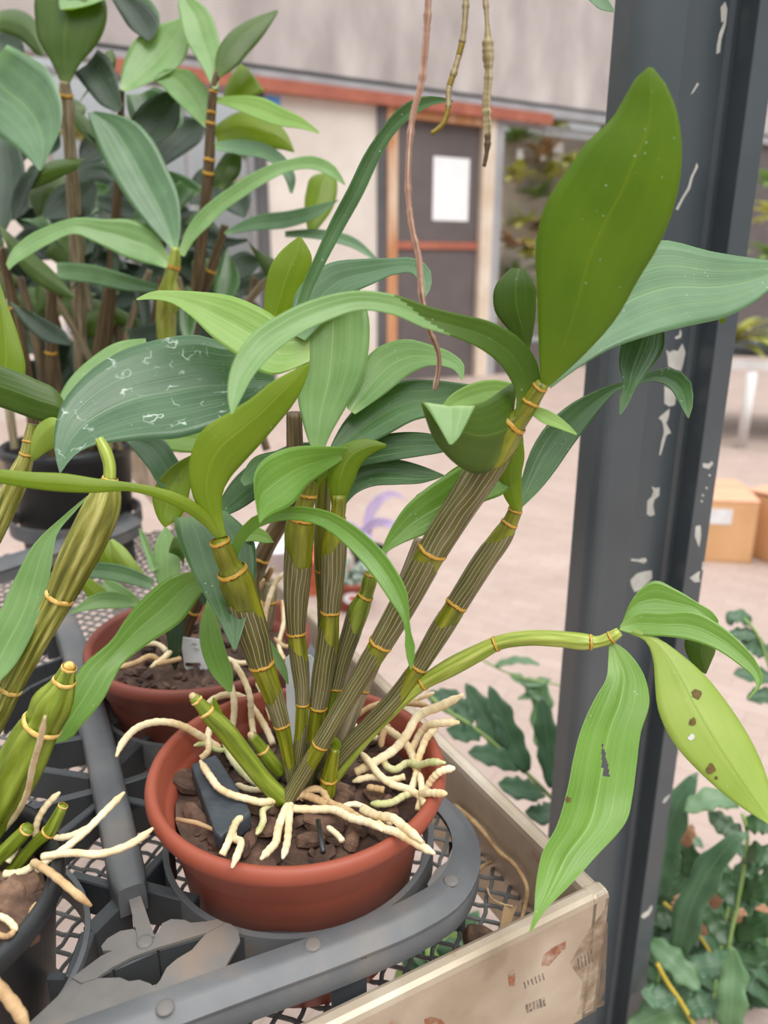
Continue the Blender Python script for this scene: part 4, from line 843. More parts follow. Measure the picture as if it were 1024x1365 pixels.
# ================================================================ third orchid (black pot, lower left)
POT3 = Vector((-.2375, .299, .684))
bp = [(0, .002), (.054, 0), (.057, .003), (.070, .098), (.0735, .100), (.0755, .103), (.0755, .108), (.0735, .112), (.070, .112), (.067, .106), (.064, .06), (0, .06)]
bp = [(r, z if z < .01 else z + .010) for r, z in bp]
O3 = empty('potted_orchid', POT3, 'orchid with swollen ridged canes in the black pot at the lower left edge', 'potted plant', 'potted orchids on the bench')
potmesh(O3, POT3, M['black_plastic'], bp, 1.0); barkfill(O3, POT3, .064, .786, 60, 11)
for x, y, s, q in ((30,1205,.014,1),(15,1240,.011,2),(40,1180,.010,3),(5,1200,.012,4)): bigchip(O3, x, y, .794, s, 80 + q)
l3 = lambda rows, kind='t', mat='mid', **kw: leaf(O3, rows, kind, mat, **kw)
cane(O3, [(-40,1150,.425,16),(-10,1092,.42,22),(12,1050,.416,27),(35,1005,.412,28),(52,972,.409,25),(60,960,.408,23),(72,935,.405,24),(84,912,.403,15),(87,903,.402,12),(92,890,.40,9)], 'cane_green', [(56,967),(86,908),(92,890)], sheath=0, ribs=7, amp=.13, ringmat='ring_pale')
mb_ball(O3, W(92, 889, .400), .003, M['ring_pale'], 'cut_end')
cane(O3, [(-60,1040,.45,11),(-15,975,.446,13),(20,905,.442,14),(50,850,.438,14.5),(80,795,.434,17),(100,752,.431,21),(122,708,.428,22),(138,672,.426,20),(145,646,.425,13),(147,638,.424,9)], 'cane_ridge', [(15,918),(80,795),(146,641)], sheath=0, ribs=8, amp=.15, ringmat='ring_pale')
cane(O3, [(146,640,.424,8),(146,620,.424,8),(140,600,.424,8),(132,585,.424,6)], 'cane_lime', sheath=0, ribs=0)
cane(O3, [(-60,1130,.45,9),(-95,1030,.47,11),(-95,900,.49,12),(-60,800,.50,13),(-20,730,.496,14),(5,682,.493,13),(25,635,.49,13),(36,606,.488,9),(40,585,.487,8),(43,565,.486,6)], 'cane_ridge', [(36,606),(39,588)], sheath=0, ribs=7, amp=.08)
cane(O3, [(-15,1190,.42,7),(25,1150,.417,8),(50,1122,.415,8),(66,1108,.413,9),(76,1090,.411,7.5),(84,1074,.41,6)], 'cane_green', [(67,1108),(83,1076)], sheath=0, ribs=6, ringmat='ring_pale')
cane(O3, [(-30,1175,.415,10),(0,1142,.412,10),(22,1120,.41,10),(38,1103,.408,8)], 'cane_green', [(37,1105)], sheath=0, ribs=6, ringmat='ring_pale')
root(O3, [(60,955,120),(54,985,96),(44,1020,60),(33,1065,24),(20,1088,6),(0,1112,-8)], 8, 'root', tip=True)
for pts, w, m_ in [([(80,1056,14),(62,1074,8),(51,1092,2),(48,1122,-10)],9,'root'), ([(166,1056,12),(140,1082,8),(112,1110,4),(85,1132,0),(62,1148,-4),(50,1160,-8)],10,'root'), ([(124,1100,4),(100,1112,2),(74,1117,-4)],9,'root'),
    ([(204,1104,2),(172,1126,2),(135,1138,2),(95,1137,2),(57,1142,-2)],10,'root'), ([(122,1208,-6),(100,1190,0),(76,1170,4),(45,1150,-4)],11,'root_tan'), ([(50,1150,-6),(30,1162,-8),(5,1165,-8)],10,'root_green'), ([(28,1110,-4),(22,1130,-10),(10,1150,-14)],8,'root_green'),
    ([(52,1205,-4),(44,1212,-6),(42,1222,-8)],9,'root_tan'), ([(22,1240,0),(8,1225,-4),(-8,1220,-8)],9,'root'), ([(20,1240,2),(10,1248,-2),(-6,1244,-4)],8,'root_tan')]: root(O3, pts, w, m_)
root(O3, [(38,1375,-20),(22,1345,-10),(0,1318,-2),(-25,1295,0),(-50,1270,-10)], 17, 'root_tan', name='dry_stem')
l3([(116,661,118,662,.445),(84,688,98,684,.443),(46,724,76,712,.44),(20,770,68,758,.436),(0,815,58,808,.432),(-22,852,38,855,.428),(-42,900,8,900,.424),(-62,945,-58,945,.42)], 't', 'mid', cup=.12, k=0)
l3([(95,552,96,558,.486),(80,526,88,566,.484),(50,507,56,562,.48),(20,494,10,546,.476),(-20,484,-30,532,.47),(-50,490,-50,520,.465)], 'b', 'dark', cup=.1)
l3([(-20,520,30,520,.52),(-12,470,34,490,.52),(-8,420,22,440,.522),(-8,385,6,395,.524),(-6,365,-4,365,.526)], 'b', 'mid', cup=.1)
l3([(72,545,80,555,.53),(90,508,115,535,.53),(125,475,150,510,.532),(160,455,178,480,.534),(194,451,195,455,.536)], 't', 'mid', cup=.08)
l3([(38,612,46,614,.487),(42,585,60,604,.484),(55,562,76,592,.48),(70,556,78,580,.477),(80,560,82,566,.475)], 'b', 'lime', cup=.2)

# ================================================================ fourth orchid (big dark cluster, black pot, upper left)
PC = G(80, 700, .762); POT4 = Vector((PC.x - .005, PC.y + .07, .684))
O4 = empty('potted_orchid', POT4, 'tall bushy dark leaved orchid in the black pot at the upper left', 'potted plant', 'potted orchids on the bench')
bp4 = [(0, .002), (.068, 0), (.071, .003), (.083, .15), (.087, .152), (.0895, .156), (.0895, .162), (.087, .166), (.083, .166), (.080, .16), (.076, .13), (0, .13)]
bp4 = [(r, z if z < .01 else z + .010) for r, z in bp4]
potmesh(O4, POT4, M['black_plastic'], bp4); barkfill(O4, POT4, .076, .826, 50, 17)
l4 = lambda rows, kind='t', mat='blue', **kw: leaf(O4, rows, kind, mat, **dict(dict(k=.25), **kw))
UC = lambda pts, m_='cane_brown', nodes=(), **kw: cane(O4, pts, m_, nodes, **dict(dict(sheath=0, ribs=6, ringw=1.7), **kw))
UC([(225,600,.98,9),(222,470,.90,11),(222,420,.87,13),(226,388,.84,13),(227,372,.83,9),(232,352,.82,8),(234,330,.81,5)], 'cane_lime', [(226,385),(231,356)], ringmat='ring')
UC([(240,600,1.02,7),(262,380,.92,8),(268,330,.90,7),(274,270,.875,7),(279,215,.855,7),(281,160,.84,6),(285,118,.825,5),(289,95,.82,3)], 'cane_brown', [(278,232),(279,212),(281,165),(282,150),(286,122)])
UC([(110,600,1.05,7),(105,400,.97,9),(98,260,.91,9),(92,180,.88,8),(88,130,.86,9),(86,108,.85,6)], 'cane_dry', [(88,128)])
UC([(130,600,1.05,7),(150,350,.96,7),(160,200,.90,5),(162,120,.87,4)], 'cane_brown', [(162,138),(161,160)])
UC([(70,620,1.0,7),(68,500,.95,7),(68,420,.92,7),(70,365,.90,6)], 'cane_brown', [(68,470)]); UC([(50,600,.98,8),(30,470,.93,8),(12,380,.90,7),(0,330,.88,6)], 'cane_brown', [(20,410)])
UC([(200,600,1.0,6),(250,440,.95,6),(285,350,.92,6),(300,300,.90,5)], 'cane_brown', [(280,360)]); UC([(120,600,1.02,6),(130,470,.97,6),(145,380,.94,5)], 'cane_brown')
UC([(250,600,1.02,5),(300,450,.97,5),(350,380,.94,5),(380,355,.93,4)], 'cane_dry'); UC([(160,600,1.04,5),(100,440,.98,5),(60,380,.95,5)], 'cane_dry'); UC([(180,600,1.04,5),(170,450,1.0,5),(200,360,.98,4)], 'cane_dry')
# front leaves
l4([(-60,110,10,60,.80),(-40,150,44,78,.80),(-10,175,66,96,.798),(10,188,83,140,.795),(28,202,80,175,.792),(42,216,68,200,.79),(51,227,55,227,.788)], cup=.08, k=0)
l4([(229,332,237,332,.81),(205,308,241,298,.808),(180,280,238,262,.805),(155,243,222,222,.80),(134,205,200,182,.796),(122,172,172,158,.792),(117,150,128,148,.79)], cup=.06)
l4([(226,342,222,358,.815),(205,308,204,353,.812),(178,294,172,344,.808),(140,292,125,322,.80),(100,290,98,312,.792),(62,302,64,326,.785),(30,320,32,345,.78),(14,336,20,352,.777),(8,352,12,360,.775)], 't', 'mid', cup=.08)
l4([(237,338,246,342,.815),(246,310,258,322,.813),(264,284,278,302,.81),(284,266,298,282,.806),(312,246,320,266,.80),(345,226,350,246,.794),(385,212,388,228,.788),(420,208,418,226,.783),(445,220,438,234,.78),(461,246,458,246,.778)], 't', 'mid', cup=.1)
l4([(82,114,92,114,.85),(68,82,108,84,.85),(52,55,128,60,.85),(46,25,142,30,.85),(46,0,142,5,.85),(55,-25,130,-22,.85)], 'b', 'dark', k=0)
l4([(76,-14,152,-14,.84),(78,0,134,2,.838),(79,9,112,8,.836),(80,12,86,12,.835)], 't', 'mid')
l4([(160,118,168,122,.85),(164,85,206,108,.85),(182,52,240,86,.85),(208,34,252,60,.85),(240,24,250,34,.85)], 't', 'mid', cup=.08)
l4([(284,118,290,118,.82),(266,84,296,84,.82),(246,50,292,50,.82),(239,18,276,12,.82),(238,0,256,-4,.82),(244,-10,248,-10,.82)], 't', 'mid', cup=.08)
l4([(287,98,293,104,.82),(288,74,312,92,.82),(302,48,332,70,.82),(328,28,352,46,.82),(369,13,371,16,.82)], 'b', 'dark', cup=.12)
l4([(273,170,281,166,.84),(242,142,281,138,.84),(216,115,268,108,.84),(206,103,244,92,.84),(212,96,220,92,.84)], 't', 'mid', cup=.08)
l4([(285,130,286,136,.83),(318,127,312,145,.828),(352,131,342,158,.825),(380,145,368,167,.822),(405,158,402,172,.82),(426,176,424,178,.818)], 't', 'lime', cup=.08)
l4([(298,132,306,142,.86),(310,98,348,124,.86),(318,88,352,122,.86),(322,88,330,90,.86)], 'b', 'mid')
l4([(284,170,290,190,.855),(316,150,318,192,.855),(352,154,352,198,.855),(380,174,378,200,.855),(393,202,391,203,.855)], 'b', 'mid', cup=.1)
l4([(286,190,288,200,.84),(325,186,325,207,.84),(360,194,352,212,.838),(382,212,370,224,.836),(394,235,380,238,.834),(390,258,386,256,.832)], 't', 'blue', cup=.1)
l4([(284,248,298,254,.87),(288,222,320,230,.87),(300,204,322,208,.87)], 'b', 'dark')
l4([(298,310,302,313,.86),(335,289,335,308,.858),(385,281,385,303,.855),(425,272,425,288,.85),(452,266,450,268,.848)], 't', 'blue', cup=.1)
l4([(412,316,414,316,.88),(407,288,428,300,.88),(408,255,446,272,.88),(418,234,450,248,.88),(438,230,448,232,.88)], 'b', 'mid')
l4([(380,308,380,316,.87),(430,306,430,320,.868),(475,318,473,332,.865),(503,345,500,348,.862)], 't', 'blue', cup=.08)
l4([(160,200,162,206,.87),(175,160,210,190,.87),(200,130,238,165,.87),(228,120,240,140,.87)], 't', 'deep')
# darker leaves further back
DK = [[(28,248,26,258),(60,218,60,246),(112,212,102,226)], [(55,288,62,292),(75,250,120,285),(122,236,130,250)], [(-14,180,22,186),(-12,240,34,235),(-8,300,16,290),(-6,328,4,316)],
 [(22,292,62,285),(48,300,82,328),(82,330,102,350),(108,372,113,374)], [(98,96,130,66),(118,122,148,82),(140,143,160,122),(158,150,164,142)], [(104,140,150,100),(120,110,155,80),(135,75,150,66)],
 [(168,126,205,116),(176,160,236,130),(198,176,244,150),(236,172,244,165)], [(195,215,215,225),(210,180,245,205),(240,155,270,185),(268,158,275,168)],
 [(145,-8,172,-8),(160,18,200,10),(178,42,212,34),(196,54,204,50)], [(166,-8,190,-10),(178,16,208,10),(195,36,214,26),(208,44,213,40)],
 [(-5,16,-5,40),(30,14,28,54),(52,36,46,70),(60,72,56,76)], [(-5,40,-5,70),(18,42,12,76),(32,62,30,78),(32,82,30,82)],
 [(75,350,75,372),(120,352,120,378),(170,366,170,388),(218,382,216,390)], [(145,325,150,335),(160,345,150,370),(150,385,146,384)], [(180,370,175,380),(200,400,185,420),(200,440,190,455),(205,470,200,472)],
 [(70,390,75,420),(115,395,110,425),(160,412,155,432),(210,440,205,446)], [(60,215,30,230),(40,255,15,270),(25,290,18,292)], [(100,165,120,180),(125,190,140,200),(150,230,152,235)],
 [(240,240,262,255),(215,255,235,285),(190,270,205,300),(175,290,180,298)], [(130,260,128,275),(165,262,160,290),(200,285,195,300),(225,310,220,315)], [(0,300,10,330),(35,330,40,370),(70,360,70,390),(100,395,98,398)],
 [(300,330,310,345),(290,365,320,375),(285,395,310,400),(290,420,296,420)], [(240,300,255,310),(270,300,275,330),(300,315,300,330),(330,318,330,322)], [(310,380,320,395),(350,360,355,385),(385,350,388,362),(410,352,410,354)],
 [(250,380,262,392),(235,410,262,425),(240,440,258,445),(250,462,254,462)], [(330,320,340,335),(345,350,365,345),(362,378,378,368),(384,395,388,392)], [(120,300,130,320),(140,320,120,345),(120,355,105,372),(98,385,95,384)],
 [(270,250,258,262),(240,232,225,255),(205,228,200,250),(185,240,184,244)], [(10,400,30,410),(30,430,60,425),(60,455,85,440),(92,460,96,458)], [(170,440,172,460),(205,430,210,455),(240,430,242,445),(262,438,262,440)],
 [(60,130,75,150),(85,150,105,150),(110,180,125,170),(130,200,134,196)]]
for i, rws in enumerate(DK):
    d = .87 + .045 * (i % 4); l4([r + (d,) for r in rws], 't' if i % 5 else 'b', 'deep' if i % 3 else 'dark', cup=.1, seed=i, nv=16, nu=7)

rnd = random.Random(31); cnt = 0; extra = []
while cnt < 125:
    big = cnt >= 48
    x = rnd.uniform(-30, 385); y = rnd.uniform(140, 500) if not big else rnd.uniform(250, 520)
    if (y < 240 and x > 215) or (x > 330 and y < 330) or (x > 290 and y > 440): continue
    a = rnd.uniform(0, 6.28); l = rnd.uniform(45, 75) * (1.25 if big else 1); w = rnd.uniform(14, 26) * (1.2 if big else 1); d = (1.0 if not big else 1.12) + .03 * (cnt % 6); ex, ey = x + l * math.cos(a), y + .7 * l * math.sin(a)
    if y < 240 and max(x, ex) > 232: continue
    if big and (max(x, ex) > 330 or max(y, ey) > 560 or min(y, ey) < 215): continue
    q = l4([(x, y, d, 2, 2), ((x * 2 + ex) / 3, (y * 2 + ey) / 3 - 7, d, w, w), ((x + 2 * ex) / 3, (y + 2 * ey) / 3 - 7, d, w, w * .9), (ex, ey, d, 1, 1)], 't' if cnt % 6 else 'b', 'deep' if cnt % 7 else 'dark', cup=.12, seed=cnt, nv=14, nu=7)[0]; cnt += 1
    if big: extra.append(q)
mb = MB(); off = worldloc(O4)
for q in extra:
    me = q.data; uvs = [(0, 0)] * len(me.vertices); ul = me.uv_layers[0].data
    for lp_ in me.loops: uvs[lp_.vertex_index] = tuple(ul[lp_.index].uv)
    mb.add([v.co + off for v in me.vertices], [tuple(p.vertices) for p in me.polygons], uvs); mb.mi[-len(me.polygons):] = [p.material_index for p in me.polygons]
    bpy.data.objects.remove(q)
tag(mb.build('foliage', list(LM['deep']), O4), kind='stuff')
for i in range(9):
    x = -10 + 42 * i; UC([(x + 30, 600, 1.02, 5), (x + rnd.uniform(-10, 20), 470, 1.01, 6), (x + rnd.uniform(-20, 20), 370, 1.0, 5)], 'cane_brown' if i % 3 else 'cane_dry')
# ================================================================ carrier tray
ZC = .762
trayA = empty('pot_carrier_tray', G(300, 1240, ZM), 'weathered black plastic pot carrier tray with thick rounded rim holding the front pots', 'carrier tray')
def tprism(pts, z, th, mat, name, parent=None):
    v, f = prism([G(x, y, z) for x, y in pts], (0, 0, -th)); m_ = MB(); m_.add(v, f); return fixn(m_.build(name, M[mat], parent or trayA, False))
ridge = [G(x, y, ZC - .006) for x, y in ((-160,1515),(100,1417),(340,1327),(481,1274),(565,1237),(612,1206),(634,1172),(640,1142),(633,1110),(610,1078),(588,1060))]
dirR = (ridge[-1] - ridge[-2]).normalized()
dirR = (dirR * .4 + Vector((-.45, .893, 0)) * .6).normalized()
for i in range(1, 9): ridge.append(ridge[10] + Vector((-.45, .893, 0)) * .06 * i)
def sweep(path, prof, mat, name, parent, n=110):
    A = spline([tuple(p) for p in path], n, 3); P_ = [Vector(q) for q in A]; v = []; f = []; m = len(prof)
    for i, p in enumerate(P_):
        t = (P_[min(i + 1, n - 1)] - P_[max(i - 1, 0)]); t.z = 0; t.normalize(); out = Vector((t.y, -t.x, 0))
        for o_, z in prof: v.append(p + out * o_ + Vector((0, 0, z)))
    for i in range(n - 1):
        for k in range(m): f.append((i * m + k, i * m + (k + 1) % m, (i + 1) * m + (k + 1) % m, (i + 1) * m + k))
    f += [tuple(range(m))[::-1], tuple((n - 1) * m + k for k in range(m))]
    m_ = MB(); m_.add(v, f); o = fixn(m_.build(name, M[mat], parent)); 
    for p in o.data.polygons: p.use_smooth = True
    e_ = o.modifiers.new('split', 'EDGE_SPLIT'); e_.split_angle = R(50); return o
RIM = [(-.0168, .006), (-.009, .0062), (-.006, .0052), (-.001, .0008), (.0006, 0), (.0006, -.0012), (-.0006, -.0018), (-.0006, -.0032), (.0002, -.004), (.0002, -.016), (-.0018, -.016), (-.002, -.004), (-.009, .003), (-.0168, .003)]
sweep(ridge, RIM, 'tray', 'rim', trayA)
def ring(c, r, a0, a1, z, h, th, name='pot_ring', mat='tray', parent=None):
    n = 80; v = []; f = []
    for i in range(n + 1):
        a = R(a0 + (a1 - a0) * i / n); e_ = Vector((math.cos(a), math.sin(a), 0)); b = Vector((c.x, c.y, z))
        v += [b + e_ * r, b + e_ * (r + th), b + e_ * (r + th) - Vector((0, 0, h)), b + e_ * r - Vector((0, 0, h))]
    for i in range(n):
        for k in range(4): f.append((i*4+k, i*4+(k+1)%4, i*4+4+(k+1)%4, i*4+4+k))
    if a1 - a0 < 359: f += [(0, 1, 2, 3), (n*4+3, n*4+2, n*4+1, n*4)]
    m_ = MB(); m_.add(v, f); o = fixn(m_.build(name, M[mat], parent or trayA)); e_ = o.modifiers.new('split', 'EDGE_SPLIT'); e_.split_angle = R(50); return o
ring(POT1, .0805, 0, 360, ZC - .002, .022, .0035); ring(POT2, .0805, 0, 360, ZC - .002, .022, .0035)
ring(POT3, .0805, -70, 100, ZC - .002, .022, .0028)
def rib(a, b, w=.005, h=.024, z=ZC - .003, mat='tray_dark', name='rib', parent=None):
    A_, B_ = G(a[0], a[1], z), G(b[0], b[1], z); d = B_ - A_; L_ = d.length; d.normalize(); nrm = Vector((-d.y, d.x, 0)); m_ = MB()
    m_.box((A_ + B_) / 2 - Vector((0, 0, h / 2)), L_, w, h, Matrix((d, nrm, Vector((0, 0, 1)))).transposed()); o = m_.build(name, M[mat], parent or trayA, False); bevel(o, .0008, 1); return o
for a, b, w in [((-40,1008),(112,981),.006), ((112,981),(176,948),.006), ((-40,1010),(122,1034),.006), ((-20,1090),(128,1052),.006), ((140,1032),(204,974),.006), ((150,1046),(204,1029),.006), ((158,1062),(214,1074),.006),
    ((128,1072),(70,1118),.006), ((186,1172),(228,1126),.006), ((186,1178),(262,1198),.007), ((168,1184),(95,1164),.006), ((166,1192),(118,1240),.009), ((118,1240),(96,1300),.008),
    ((176,950),(215,974),.006), ((60,884),(90,873),.003), ((40,915),(92,890),.003), ((104,870),(128,862),.003), ((104,862),(140,838),.003), ((110,930),(160,925),.005), ((60,850),(100,838),.003), ((0,905),(60,884),.003), ((0,945),(40,915),.003),
    ((105,905),(152,905),.004), ((-20,860),(70,840),.004), ((20,830),(80,800),.004)]: rib(a, b, w)
# long raised grip bar with a rounded top
def bar(pts, name, mat, hz=.008):
    n = 30; A = spline([(x, y, w) for x, y, w in pts], n, 2); v = []; f = []; m = 8
    P_ = [G(x, y, ZC + hz * .5) for x, y, w in A]
    for i, p in enumerate(P_):
        t = (P_[min(i+1, n-1)] - P_[max(i-1, 0)]).normalized(); o_ = Vector((t.y, -t.x, 0)); w = A[i][2] / 2 * proj(p)[2] / F; e_ = 1 if 0 < i < n - 1 else .9
        for q, z in ((-1, -.016), (-1, 0), (-.86, hz * .4), (-.45, hz * .5), (.45, hz * .5), (.86, hz * .4), (1, 0), (1, -.016)): v.append(p + o_ * w * q * e_ + Vector((0, 0, z * e_)))
    for i in range(n - 1):
        for k in range(m): f.append((i*m+k, i*m+(k+1)%m, (i+1)*m+(k+1)%m, (i+1)*m+k))
    f += [tuple(range(m)), tuple((n-1)*m+k for k in range(m))[::-1]]
    m_ = MB(); m_.add(v, f); o = fixn(m_.build(name, M[mat], trayA)); e_ = o.modifiers.new('split', 'EDGE_SPLIT'); e_.split_angle = R(60); bevel_ = None; return o
bar([(70,790,26),(95,850,32),(112,910,36),(128,970,38),(143,1040,41),(158,1110,44),(173,1180,44),(176,1190,40)], 'grip_bar', 'tray', .010)
tprism([(170,1192),(187,1192),(206,1248),(184,1252)], ZC + .001, .003, 'tray_plate', 'strap')
# flat scalloped plates
tprism([(100,1302),(135,1276),(160,1268),(140,1268),(134,1262),(142,1250),(162,1240),(180,1239),(196,1250),(212,1244),(216,1232),(228,1225),(246,1226),(256,1232),(272,1230),(300,1222),(318,1236),(321,1252),(310,1270),(300,1285),(322,1290),(260,1330),(190,1362),(120,1395),(20,1420),(60,1370),(75,1350),(95,1338),(98,1325)], ZC, .0015, 'tray_plate', 'plate_outline') if False else None
tprism([(96,1303),(135,1274),(150,1267),(137,1267),(135,1261),(143,1251),(160,1241),(178,1238),(188,1246),(202,1248),(211,1243),(216,1231),(228,1225),(246,1226),(254,1230),(276,1228),(290,1225),(300,1230),(276,1243),(240,1254),(210,1263),(175,1276),(150,1289),(128,1304),(108,1310)], ZC, .0018, 'tray_plate', 'plate')
tprism([(276,1243),(290,1226),(308,1232),(318,1240),(320,1254),(312,1268),(300,1290),(216,1322),(124,1366),(60,1420),(10,1420),(62,1362),(72,1350),(92,1338),(104,1326),(112,1309),(128,1304),(160,1303),(172,1308),(186,1306),(200,1311),(206,1316),(214,1306),(222,1290),(236,1278),(256,1266),(268,1252)], ZC - .0005, .0018, 'tray_plate', 'plate')
tprism([(30,1372),(80,1325),(100,1302),(112,1309),(104,1326),(92,1338),(70,1360),(50,1385)], ZC - .001, .0018, 'tray_plate', 'plate')
rib((110,1309),(150,1289),.004,.022); rib((150,1289),(210,1263),.004,.022); rib((210,1263),(278,1243),.004,.022)
rib((300,1243),(410,1245),.004,.022)
tprism([(573,1192),(570,1178),(580,1160),(596,1148),(604,1128),(612,1140),(612,1165),(600,1185),(585,1195)], ZC, .0018, 'tray_plate', 'plate')
def stud(x, y, z=ZC):
    v, f, uv = lathe(G(x, y, z), [(0, .0004), (.0032, .0005), (.0040, .0002), (.0044, -.0006)], 20); m_ = MB(); m_.add(v, f, uv); fixn(m_.build('stud', M['tray_plate'], trayA))
for x, y in ((193,1254),(417,1258),(220,1342),(601,1173)): stud(x, y, ZC + .0008)
# support legs down to the bench mesh
lp = G(468, 1310, ZC - .02); a_ = (G(490,1300,ZC-.02) - G(446,1314,ZC-.02)); a_.z = 0; a_.normalize(); n_ = Vector((-a_.y, a_.x, 0))
mb = MB(); mb.box(Vector((lp.x, lp.y, (ZC - .008 + ZM) / 2)) + n_ * .004, .019, .003, ZC - .008 - ZM, Matrix((a_, n_, Vector((0, 0, 1)))).transposed()); mb.build('leg', M['tray_dark'], trayA, False)
for q in (G(640, 1120, ZC), G(100, 1300, ZC), G(100, 900, ZC)):
    mb = MB(); mb.box((q.x - .012, q.y + .008, (ZC - .01 + ZM) / 2), .012, .004, ZC - .01 - ZM); mb.build('leg', M['tray_dark'], trayA, False)
# second tray further back holding the black pot
trayB = empty('pot_carrier_tray', (POT4.x, POT4.y, ZM), 'black plastic pot carrier tray under the black pot at upper left', 'carrier tray')
pA, pBt = G(-120, 800, ZC - .006), G(205, 695, ZC - .006); dd = (pBt - pA).normalized(); nn = Vector((-dd.y, dd.x, 0))
path = [pA, pA.lerp(pBt, .5), pBt - dd * .04, pBt - dd * .012 + nn * .012, pBt + nn * .04, pBt + nn * .2, pBt + nn * .36]
RIM2 = [(a * 1.6, b) for a, b in RIM]; sweep(path, RIM2, 'tray', 'rim', trayB, 60)
ring(POT4, .0855, 0, 360, ZC - .002, .02, .004, parent=trayB)
for q in (pA.lerp(pBt, .55), pBt - dd * .03 + nn * .02, pBt + nn * .3 - dd * .01):
    mb = MB(); mb.box((q.x, q.y, (ZC - .016 + ZM) / 2), .014, .006, ZC - .016 - ZM); mb.build('leg', M['tray_dark'], trayB, False)

# ================================================================ debris on the bench mesh
def strand(pts, w, mat, name, label, cat, z=ZM):
    P_ = [G(x, y, z + .002 + h / 1000) if h < 90 else PL(x, y, top + rb * (.0125 + .003), rb) for x, y, h in pts]; n = len(P_) * 8; A = [Vector(q) for q in spline([tuple(p) for p in P_], n, 3)]
    v, f, uv = tube(A, [w * (1 - .35 * i / n) * (1 + .1 * math.sin(i * 1.3)) for i in range(n)], 8); m_ = MB(); m_.add(v, f, uv); return tag(m_.build(name, M[mat], None), label, cat)
strand([(606,1074,99),(640,1104,99),(664,1134,99),(690,1158,99),(702,1180,99),(699,1212,2),(684,1250,1)], .0021, 'root_tan', 'dry_orchid_root', 'long dry tan root lying across the wire mesh beside the bench corner', 'root')
strand([(650,1184,2),(656,1198,2),(670,1205,3),(684,1208,3)], .0008, 'root_tan', 'dry_tendril', 'thin curled dry tendril on the mesh near the bench corner', 'tendril')
strand([(638,1160,1),(652,1150,1),(668,1148,1)], .0016, 'tan', 'dry_twig', 'short dry twig on the mesh under the long tan root', 'twig')
v, f = chipmesh(G(640, 1252, ZM + .006), .013, 5); mb = MB(); mb.add(v, f); o = mb.build('bark_chunk', M['bark_red'], None, False); bevel(o, .001, 1); tag(o, 'dark bark chunk lying on the mesh against the front rail', 'bark')
mb = MB(); pts = [G(x, y, ZM + .003 + h) for x, y, h in ((672,1206,.006),(668,1228,.003),(664,1246,0),(678,1240,.001),(684,1222,.004),(690,1206,.004),(680,1212,.006))]
mb.add(*prism(pts, (0, 0, -.0006))); o = fixn(mb.build('dry_leaf_scrap', M['tan'], None, False)); tag(o, 'curled dry leaf scrap on the mesh beside the long tan root', 'dry leaf')

# ================================================================ hanging stems (from an overhead pipe above the frame)
pz = 1.36
mb = MB(); v, f, uv = tube([(-.6, .37, pz), (0, .37, pz), (.6, .37, pz)], [.012] * 3, 16); mb.add(v, f, uv); tag(mb.build('overhead_pipe', M['white_metal'], None), 'thin pale pipe overhead carrying the three hanging dry stems', 'pipe')
def hang(pts, label, mats, Y=.37):
    P_ = [V(x, y, Y + o_) for x, y, o_, w in pts]; rows = [tuple(p) + (w * proj(p)[2] / F / 2,) for p, (_, _, _, w) in zip(P_, pts)]
    t = rows[0]; n = len(rows) * 12; A = spline(rows, n, 3); rnd = random.Random(int(pts[0][0])); root_ = empty('dried_orchid', (t[0], .37, t[2]), label, 'dry plant')
    v, f, uv = tube([(t[0] + .004, .37, pz - .011), (t[0] + .005, (.37 + t[1]) / 2, (t[2] + pz) / 2), t[:3]], [t[3]] * 3, 10, 5, .08); m_ = MB(); m_.add(v, f, uv); m_.build('stem', M[mats[0][1]], root_)
    k = 0; bounds = [0] + [int(b * n) for b, _ in mats]
    for (b, mname), i0, i1 in zip(mats, bounds, bounds[1:]):
        seg = A[max(i0 - 1, 0):i1 + 0 if i1 < n else n]; P2 = [Vector(q[:3]) for q in seg]
        rad = [q[3] * (1.3 if (i0 + i) % 19 == 7 else 1.12 if (i0 + i) % 19 in (6, 8) else 1 + rnd.uniform(-.12, .1)) for i, q in enumerate(seg)]
        v, f, uv = tube(P2, rad, 10, 5, .08); m_ = MB(); m_.add(v, f, uv); m_.build('stem', M[mname], root_)
hang([(571,-10,0,9),(567,60,0,9),(561,112,0,9),(551,150,0,8.5),(545,200,0,8),(544,255,0,8),(549,305,0,8),(558,345,0,8.5),(562,395,0,8),(572,440,.004,7.5),(584,470,.006,7),(579,520,.008,6.5)], 'longest pinkish brown dry stem hanging down in front of the dark door', [(1, 'hang')])
hang([(621,-10,0,8),(617,50,0,8),(607,90,0,8),(598,120,0,8.5),(597,145,0,7),(590,165,0,7),(575,178,0,5)], 'short dry stem hanging with olive green tip bent to the left', [(.34, 'hang2'), (.42, 'hang_g'), (.56, 'hang2'), (.64, 'hang_g'), (.78, 'hang2'), (1, 'hang_g')], .385)
hang([(646,-10,0,9),(650,50,0,10),(650,60,0,14),(651,100,0,10),(648,140,0,11),(650,180,0,9),(649,200,0,7),(645,222,0,5)], 'knobbly dry stem hanging rightmost, beside the pale door jamb', [(.82, 'hang2'), (1, 'cane_brown')], .38)
h0 = W(770, -22, .40); HL = empty('hanging_leaf_shoot', (h0.x, h0.y, h0.z), 'pale leaf tip hanging into the top of the picture beside the steel post', 'leaf')
leaf(HL, [(770,-22,.40,4,5),(792,-6,.40,9,9),(806,6,.40,8,8),(819,15,.40,1,1)], 't', 'blue')
mb = MB(); v, f, uv = tube([(h0.x - .002, .37, pz - .011), (h0.x - .01, .40, pz - .05), (h0.x - .004, h0.y, h0.z + .02), tuple(h0)], [.002] * 4, 8); mb.add(v, f, uv); mb.build('stem', M['rachis'], HL)

